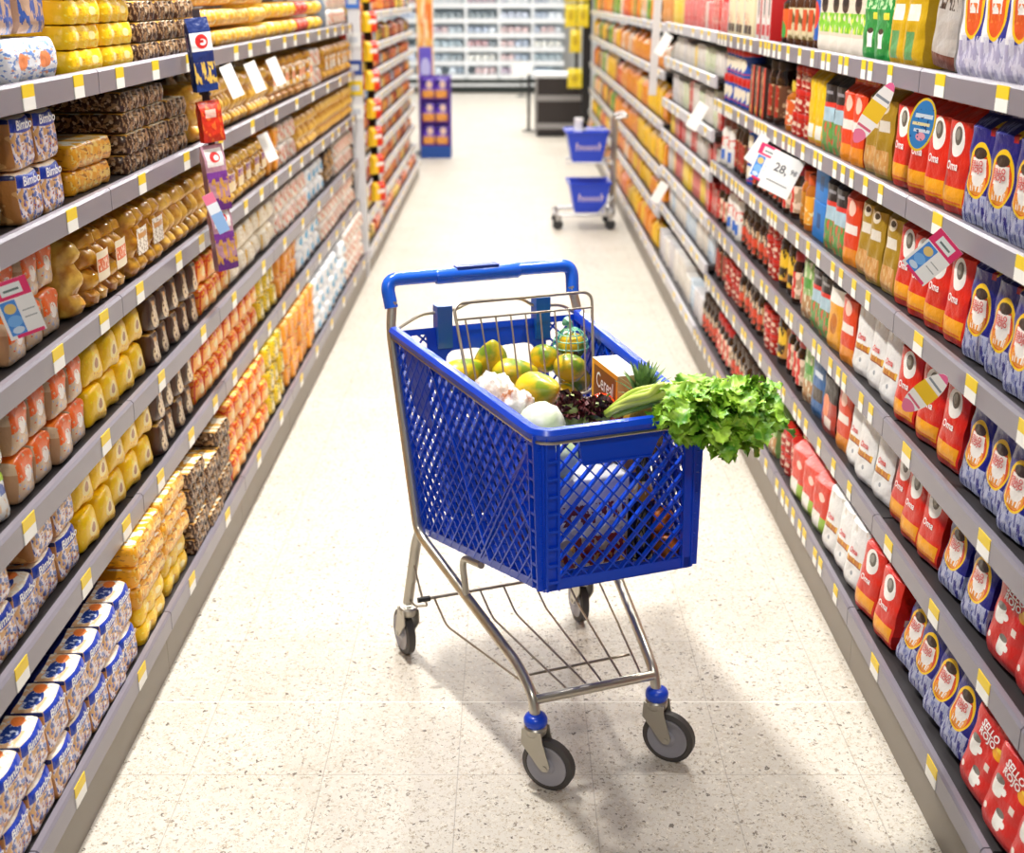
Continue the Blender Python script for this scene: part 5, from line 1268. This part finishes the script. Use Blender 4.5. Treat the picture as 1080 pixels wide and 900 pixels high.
for p, l, i in (((-.585, .106, .826), 'yellow mango on top of the green net, seat side', 0), ((-.495, .137, .822), 'yellow-green mango leaning on the cereal box', 1), ((-.525, .066, .765), 'green mango beside the yellow papaya', 2), ((-.50, .125, .744), 'dark green mango beneath the two top mangoes', 3), ((-.60, .185, .845), 'pale mango inside the green net by the side wall', 5), ((-.57, .185, .765), 'green mango against the far cart wall', 7)):
    o = groc('mango', man[0], p, E4(.4*i, 1.1+.2*i, i), l, 'mango', 'mangoes in the cart'); obj('stem', man[1], o)
nb = MB()
for k in range(9):
    a = k/9*PI*2
    tube([(-.60+.046*math.cos(a)*math.sin(t), .185+.046*math.sin(a)*math.sin(t), .845+.048*math.cos(t)) for t in (.1, .5, .9, 1.3, 1.7, 2.1)], .0016, 5, nb)
for t in (.4, .8, 1.2, 1.6): tube([(-.60+.046*math.cos(a)*math.sin(t), .185+.046*math.sin(a)*math.sin(t), .845+.048*math.cos(t)) for a in [k/14*2*PI for k in range(14)]], .0016, 5, nb, closed=True)
tube([(-.60, .185, .892), (-.605, .18, .905), (-.615, .175, .908)], [.006, .010, .014], 6, nb)
o = nb.build('net_bag', net_m, None, loc=(.199, 2.441, 0), rot=(0, 0, math.radians(-69)), label='green plastic net stretched over the pale mango', cat='net')
# white plastic bags of onions / garlic
plast = mottled('thin_plastic', '#cdb9a8', '#f6f1ec', 38, .36, .6, .18, .6, coat=.6)
def crump(rx, ry, rz, seed, am=1.):
    rg = random.Random(seed); ph = [rg.uniform(0, 6) for _ in range(6)]
    def fn(p):
        n = Vector((p.x/rx, p.y/ry, p.z/rz))
        k = 1+am*(.10*math.sin(5*n.x+7*n.y+ph[0])*math.sin(6*n.z+ph[1])+.08*math.sin(11*n.y-9*n.z+ph[2])+.05*math.sin(17*n.x+13*n.z+ph[3]))
        return p*k
    return ellipsoid(rx, ry, rz, 26, 18, fn)
groc('produce_bag', crump(.062, .050, .046, 4).mesh('produce_bag', plast, 60), (-.350, -.118, .822), E4(.2, .3, 0), 'crumpled clear plastic bag in front of the papayas', 'plastic bag')
groc('produce_bag', crump(.042, .042, .04, 9).mesh('produce_bag', mottled('thin_plastic_brown', '#a8653c', '#f3ece6', 26, .38, .55, .18, .6, coat=.6), 60), (-.240, -.108, .825), E4(0, 0, .4), 'plastic bag with brown onions beside the big papaya', 'plastic bag')
# lettuce heads
m_let = mottled('cabbage_leaf', '#dbe8b8', '#f6f6e6', 14, .35, .6, .4, .2)
def head(r, seed, m, name):
    rg = random.Random(seed); mb = ellipsoid(r*.93, r*.93, r*.85, 18, 12)
    for k in range(7):
        a = k*2.4; t = rg.uniform(.5, 1.3)
        vs = []; N = 8
        for i in range(N+1):
            for j in range(N+1):
                u = (i/N-.5)*1.7; v = t-.7+1.3*j/N; rr = r*(1.0+.02*math.sin(6*u+k)+.03*(abs(u)**2)+.006*k/7)
                vs.append((rr*math.sin(v)*math.cos(a+u), rr*math.sin(v)*math.sin(a+u), rr*.92*math.cos(v)))
        mb.add(vs, [(i*(N+1)+j, (i+1)*(N+1)+j, (i+1)*(N+1)+j+1, i*(N+1)+j+1) for i in range(N) for j in range(N)])
    return mb.mesh(name, m, 180)
groc('cabbage', crump(.052, .050, .046, 3, .3).mesh('cabbage', m_let, 180), (-.110, -.098, .826), E4(.3, .2, 0), 'pale green cabbage in the front corner of the cart', 'cabbage')
groc('cabbage', crump(.043, .043, .04, 6, .3).mesh('cabbage', mottled('cabbage_leaf_green', '#a9c870', '#e2ecc0', 14, .35, .6, .4, .2), 180), (.01, -.110, .795), E4(0, .5, 1), 'smaller green cabbage low against the front lattice', 'cabbage')
m_rl = mottled('red_lettuce_leaf', '#1f0c10', '#6a2a2c', 30, .35, .65, .45, .3)
m_rlg = mottled('red_lettuce_base', '#7a8a3a', '#b9c878', 24, .4, .6, .45)
def frill(seed, r, n, m):
    rg = random.Random(seed); mb = MB()
    for k in range(n):
        a = rg.uniform(0, 2*PI); el = rg.uniform(.15, 1.5); d = Vector((math.cos(a)*math.sin(el), math.sin(a)*math.sin(el), math.cos(el)))
        s = d.cross(Vector((0, 0, 1)) if abs(d.z) < .95 else Vector((1, 0, 0))).normalized(); u = s.cross(d)
        L_ = r*rg.uniform(.8, 1.15); w = r*rg.uniform(.35, .55); N, M_ = 4, 8; vs = []
        for i in range(N+1):
            for j in range(M_+1):
                t = i/N; q = (j/M_-.5)*2
                ww = w*math.sin(.5+t*1.9)*.9
                fr = .13*r*math.sin(j*2.4+k)*t*t
                vs.append(d*L_*(.25+.75*t)+s*q*ww+u*(fr+.10*r*q*q*t)+Vector((0, 0, -.12*r*t*t)))
        mb.add(vs, [(i*(M_+1)+j, (i+1)*(M_+1)+j, (i+1)*(M_+1)+j+1, i*(M_+1)+j+1) for i in range(N) for j in range(M_)])
    return mb.mesh('leaves', m, 180)
for p, l, sd in (((-.130, -.016, .838), 'dark red lettuce head beside the pale cabbage', 5), ((-.092, .024, .832), 'dark red lettuce head beside the tomatoes', 8)):
    rl = groc('red_lettuce', ellipsoid(.03, .03, .04, 12, 8).mesh('red_lettuce', m_rlg), p, E4(.1, .2, sd), l, 'lettuce', 'red lettuces in the cart')
    obj('leaves', frill(sd, .050, 44, m_rl), rl)['label'] = 'frilly dark red leaves'
m_tom = mottled('tomato_skin', '#d8300f', '#f2652a', 9, .35, .65, .2, 0, coat=.6)
tom = ellipsoid(.032, .032, .027, 18, 12, lambda p: Vector((p.x, p.y, p.z-.006*max(0, 1-(p.x**2+p.y**2)/.0002) if p.z > 0 else p.z))).mesh('tomato', m_tom, 180)
cal = MB()
for k in range(5):
    a = k*2*PI/5
    cal.add([(.003*math.cos(a-1), .003*math.sin(a-1), .022), (.003*math.cos(a+1), .003*math.sin(a+1), .022), (.017*math.cos(a), .017*math.sin(a), .024)], [(0, 1, 2)])
tube([(0, 0, .02), (.002, 0, .034)], .002, 6, cal); calm = cal.mesh('calyx', pm('calyx_green', '#4a7a24'), 0)
for p, l in (((-.160, .070, .832), 'red tomato touching the foot of the cereal box'), ((-.112, .078, .828), 'red tomato between cereal box and dark lettuce'), ((-.235, .070, .80), 'red tomato half under the dark lettuce')):
    o = groc('tomato', tom, p, E4(.3, .3, p[0]*30), l, 'tomato', 'tomatoes in the cart'); obj('calyx', calm, o)
# cereal box
m_cer = pm('cereal_card', '#e6cfa0', [('r', 0, 1, 0, 1, '#d98a1a'), ('r', .09, .95, .52, .95, '#7a3e14'), ('n', (.05, .95, .02, .5), 9, 12, .5, '#efc04a'), ('r', 0, .08, 0, 1, '#f0aa1c'), ('r', 1, 2, 0, 1, '#d2b078'), ('r', -1, 0, 0, 1, '#d2b078'), ('r', 0, 1, 1.0, 2.1, '#f6f2ea'), ('r', 3, 4, 0, 1, '#c98a3a')], rough=.45)  # white top face: glare of the overhead light put into the colour
mb = rpack(.165, .062, .235, .002, 2)
vs, fs = text_geo('Cereal', .01)
mb.add([(.004+(x*.032)*.98+.0*y, -.0006, .190+y*.040-.03*x*.032) for x, y in vs], fs, 1)
groc('cereal_box', mb.mesh('cereal_box', [m_cer, white_ink], 30), (-.235, .108, .664), E4(0, 0, -.08), 'brown and orange cereal box standing in the cart', 'cereal box')
# pineapple
m_pine = mottled('pineapple_skin', '#6a5a1c', '#d8a83a', 40, .4, .6, .5, .4)
pmb = ellipsoid(.048, .048, .075, 24, 18, lambda p: p*(1+.06*abs(math.sin(8*math.atan2(p.y, p.x)+p.z*70))*abs(math.sin(8*math.atan2(p.y, p.x)-p.z*70))))
pine = groc('pineapple', pmb.mesh('pineapple', m_pine, 180), (-.066, .122, .803), E4(.05, .1, 0), 'pineapple with spiky green crown between cereal box and celery', 'pineapple')
cr = MB(); rg = random.Random(5)
for k in range(46):
    a = k*2.39996; f = k/46; tilt = .08+.72*(1-f); L_ = .046+.034*math.sin(PI*(.25+f*.6)); bz = .055+.035*f
    d = Vector((math.cos(a), math.sin(a), 0)); s = Vector((-d.y, d.x, 0)); vs = []; N = 5
    for i in range(N+1):
        t = i/N; w = .0105*(1-t)**.8+.0004; ang = tilt*(.5+.7*t)
        c = d*(.008+L_*t*math.sin(ang))+Vector((0, 0, bz+L_*t*math.cos(ang)))
        vs += [c-s*w, c-d*.003*(1-t), c+s*w]
    cr.add(vs, [q for i in range(N) for q in ((i*3, (i+1)*3, (i+1)*3+1, i*3+1), (i*3+1, (i+1)*3+1, (i+1)*3+2, i*3+2))])
cr.build('crown', mottled('pineapple_crown', '#3a5a2c', '#8fb06a', 26, .35, .65, .4), pine, 60)
# celery
m_stalk = mottled('celery_stalk', '#93b830', '#d2de68', 12, .35, .65, .35, 0, (1, 1, 1), coat=.2)
m_leaf = mottled('celery_leaf', '#4c921a', '#b2dc48', 34, .34, .62, .42, .25, sss=.04)
cel = obj('celery', None, None, (.199, 2.441, 0), (0, 0, math.radians(-69)), 'bunch of leafy green celery hanging over the front rim', 'celery')
rg = random.Random(12)
tips = []
root_p = Vector((-.02, .025, .862))
for k in range(9):
    o_ = Vector((rg.uniform(-.018, .018), rg.uniform(-.016, .016), rg.uniform(-.008, .014)))
    mid = Vector((.055, .090, .912))+o_*1.6
    end = Vector((.10+.03*rg.uniform(-1, 1), .130+.035*rg.uniform(-1, 1), .925+.02*rg.uniform(-1, 1)))+o_
    pts = [root_p+o_*.7, root_p.lerp(mid, .5)+o_+Vector((0, 0, .006)), mid, mid.lerp(end, .5)+Vector((0, 0, .01)), end]
    tube(rounded(pts, .05, 4), .0078, 8).build('stalk', m_stalk, cel, 180)
    for _ in range(9):
        far = end+Vector((max(-.03, min(.15, rg.gauss(.065, .05))), max(-.05, min(.13, rg.gauss(.050, .045))), max(-.06, min(.035, rg.gauss(-.012, .026)))))
        tips.append((end, far))
lf = MB()
def leaf(base, d, up, L_):
    d = d.normalized(); s = d.cross(up)
    if s.length < .1: s = d.cross(Vector((1, 0, 0)))
    s.normalize(); n = s.cross(d)
    out = [(0, .08), (.08, .26), (.12, .44), (.17, .36), (.21, .52), (.27, .40), (.31, .34), (.37, .56), (.41, .48), (.46, .66), (.52, .50), (.56, .36), (.63, .46), (.67, .36), (.73, .44), (.79, .28), (.86, .30), (.90, .18), (1, .04)]
    vs = []; fs = []
    cu = rg.uniform(.15, .5); cp = rg.uniform(.1, .35); ph = rg.uniform(0, 6)
    for t, w in out:
        for q in (-1, -.5, 0, .5, 1):
            z = -cu*t*t*L_ + cp*abs(q)*w*L_*.9 + .10*L_*math.sin(14*t+ph+q*3)*abs(q)
            vs.append(base+d*L_*(t+.10*abs(q)*w)+s*q*w*L_*.82+n*z)
    for i in range(len(out)-1):
        for j in range(4): fs.append((i*5+j, (i+1)*5+j, (i+1)*5+j+1, i*5+j+1))
    lf.add(vs, fs)
stems = MB()
for a, b in tips:
    tube([a, a.lerp(b, .5)+Vector((0, 0, .012)), b], [.003, .0022, .0014], 5, stems)
    d0 = (b-a)
    for k in range(7):
        d = d0.normalized()*.8+Vector((rg.gauss(0, .6), rg.gauss(0, .6), max(-.6, min(.5, rg.gauss(-.1, .35)))))
        base = a.lerp(b, rg.uniform(.55, 1.0))
        leaf(base, d, Vector((rg.gauss(0, .4), rg.gauss(0, .4), 1)), rg.uniform(.035, .062))
stems.build('leaf_stems', m_stalk, cel, 180)
lf.build('leaves', m_leaf, cel, 180, weld=False)
# groceries low in the basket, seen through the lattice
m_crate = pm('multipack_print', '#e6e4e6', [('r', 0, 1, .0, .35, '#c9b8a0'), ('n', (0, 1, .0, .36), 7, 5, .48, '#8a1c14'), ('n', (0, 1, .0, .36), 9, 6, .60, '#e8a84a'), ('n', (.05, .95, .5, .72), 9, 7, .5, '#7a2430'), ('n', (0, 1, .35, .5), 6, 6, .55, '#b9bcd0')], rough=.4, coat=.2)
groc('multipack', rpack(.175, .115, .205, .012, 4).mesh('multipack', m_crate), (.045, -.045, .545), E4(0, 0, PI/2), 'white printed multipack upright behind the front lattice', 'multipack')
groc('sauce_bottle', lathe([(.027, 0), (.03, .008), (.03, .14), (.014, .18), (.014, .21), (.017, .212), (.017, .235)], 16, mats=[0, 0, 1, 0, 0, 0, 0][:6]).mesh('sauce_bottle', [pm('sauce_dark', '#1c1412', rough=.12, coat=.6), pm('sauce_label', '#c98a2c', [('n', (0, 1, 0, 1), 12, 4, .54, '#efe6d0')])], 40), (.03, .077, .545), 0, 'dark sauce bottle beside the white multipack', 'bottle')
m_orng = mottled('orange_skin', '#e0641a', '#f2963a', 40, .4, .6, .4, .2)
org = ellipsoid(.030, .030, .029, 16, 12).mesh('orange', m_orng, 180)
orb = lathe([(.004, .027), (.006, .029), (.003, .031)], 8).mesh('navel', m_stem)
for i, p in enumerate(((.045, .134, .566), (-.02, .134, .555), (.014, .134, .618), (-.085, .136, .545), (-.052, .134, .607))):
    o = groc('orange', org, p, i, ['orange in the front corner, lowest behind the lattice', 'orange second from the front along the cart wall, lower layer', 'orange on top of the front corner one', 'orange third from the front along the cart wall', 'orange farther back in the upper layer'][i], 'orange', 'oranges in the cart'); obj('navel', orb, o)
m_milk = pm('drink_carton', '#28407c', [('r', 0, 1, 0, .4, '#7a2a22'), ('n', (0, 1, .3, 1), 5, 5, .60, '#b8b4b0')], rough=.4)
dc = rpack(.07, .09, .2, .004, 3).mesh('drink_carton', m_milk); dcc = lathe([(.014, .2), (.014, .214), (.012, .216)], 12, M=Matrix.Translation((0, .045, 0))).mesh('screw_cap', pm('cap_red', '#b52a20'))
for i, (x, y, z) in enumerate(((-.14, -.10, .503), (-.14, .01, .503), (-.245, -.10, .481), (-.245, .01, .481), (-.35, -.10, .459), (-.35, .01, .459))):
    o = groc('drink_carton', dc, (x, y, z), 0, f"drink carton standing on the basket floor, {ordinal(i//2+1)} row from the front, {('aisle', 'coffee')[i % 2]} side", 'carton', 'drink cartons in the cart'); obj('screw_cap', dcc, o)
m_sack = mottled('sack_blue', '#14265e', '#22398a', 12, .4, .6, .6, .3)
for i, (x, y, z, w, d, h) in enumerate(((-.512, 0, .47, .13, .38, .232), (-.35, -.045, .682, .10, .20, .09), (-.24, -.045, .705, .10, .20, .075), (-.13, -.04, .726, .10, .20, .05))):
    groc('cloth_sack', rpack(w, d, h, .03, 5, wob(.004, i)).mesh('cloth_sack', m_sack), (x, y-d/2, z), 0, ['large blue cloth sack at the rear of the basket under the papayas', 'blue cloth sack under the clear plastic bag', 'blue cloth sack under the brown onions', 'blue cloth sack under the dark lettuces'][i], 'sack', 'blue cloth sacks in the cart')

# ------------------------------------------------------------------ light and camera
w = bpy.data.worlds.new('World'); scene.world = w; w.use_nodes = True
bgn = w.node_tree.nodes['Background']; bgn.inputs[0].default_value = (1, .985, .965, 1); bgn.inputs[1].default_value = .24
def lamp(loc, sx, sy, power, colr=(1, .975, .94)):
    l = bpy.data.lights.new('ceiling_tube', 'AREA'); l.shape = 'RECTANGLE'; l.size = sx; l.size_y = sy; l.energy = power; l.color = colr
    o = bpy.data.objects.new('ceiling_tube', l); COL.objects.link(o); o.location = loc
    return o
lamp((-.62, 3.25, 3.4), .2, .2, 116)
lamp((.95, 3.35, 3.4), .2, .2, 40)
lamp((-.1, -.1, 3.3), .2, .2, 44)
for y in (5.3, 7.3, 9.3, 11.3, 13.3):
    for x in (-.55, .7): lamp((x, y, 3.45), .12, 1.3, 36*(1.2 if x < 0 else .75))
for y in (16., 18.5, 21.): lamp((0, y, 3.4), 4., .5, 135)
cam = bpy.data.cameras.new('camera'); co = bpy.data.objects.new('camera', cam); COL.objects.link(co)
co.location = (0, 0, 1.7); co.rotation_euler = (math.radians(90-19.33), 0, 0)
cam.sensor_width = 36; cam.lens = 1300/1080*36; cam.shift_x = 2/1080; cam.clip_start = .05; cam.clip_end = 100
cam.dof.use_dof = True; cam.dof.focus_distance = 2.75; cam.dof.aperture_fstop = 3.3
scene.camera = co
vs_ = scene.view_settings
scene.display_settings.display_device = 'sRGB'
vs_.view_transform = 'Standard'; vs_.look = 'None'; vs_.gamma = 1; vs_.exposure = -0.04; vs_.use_curve_mapping = False
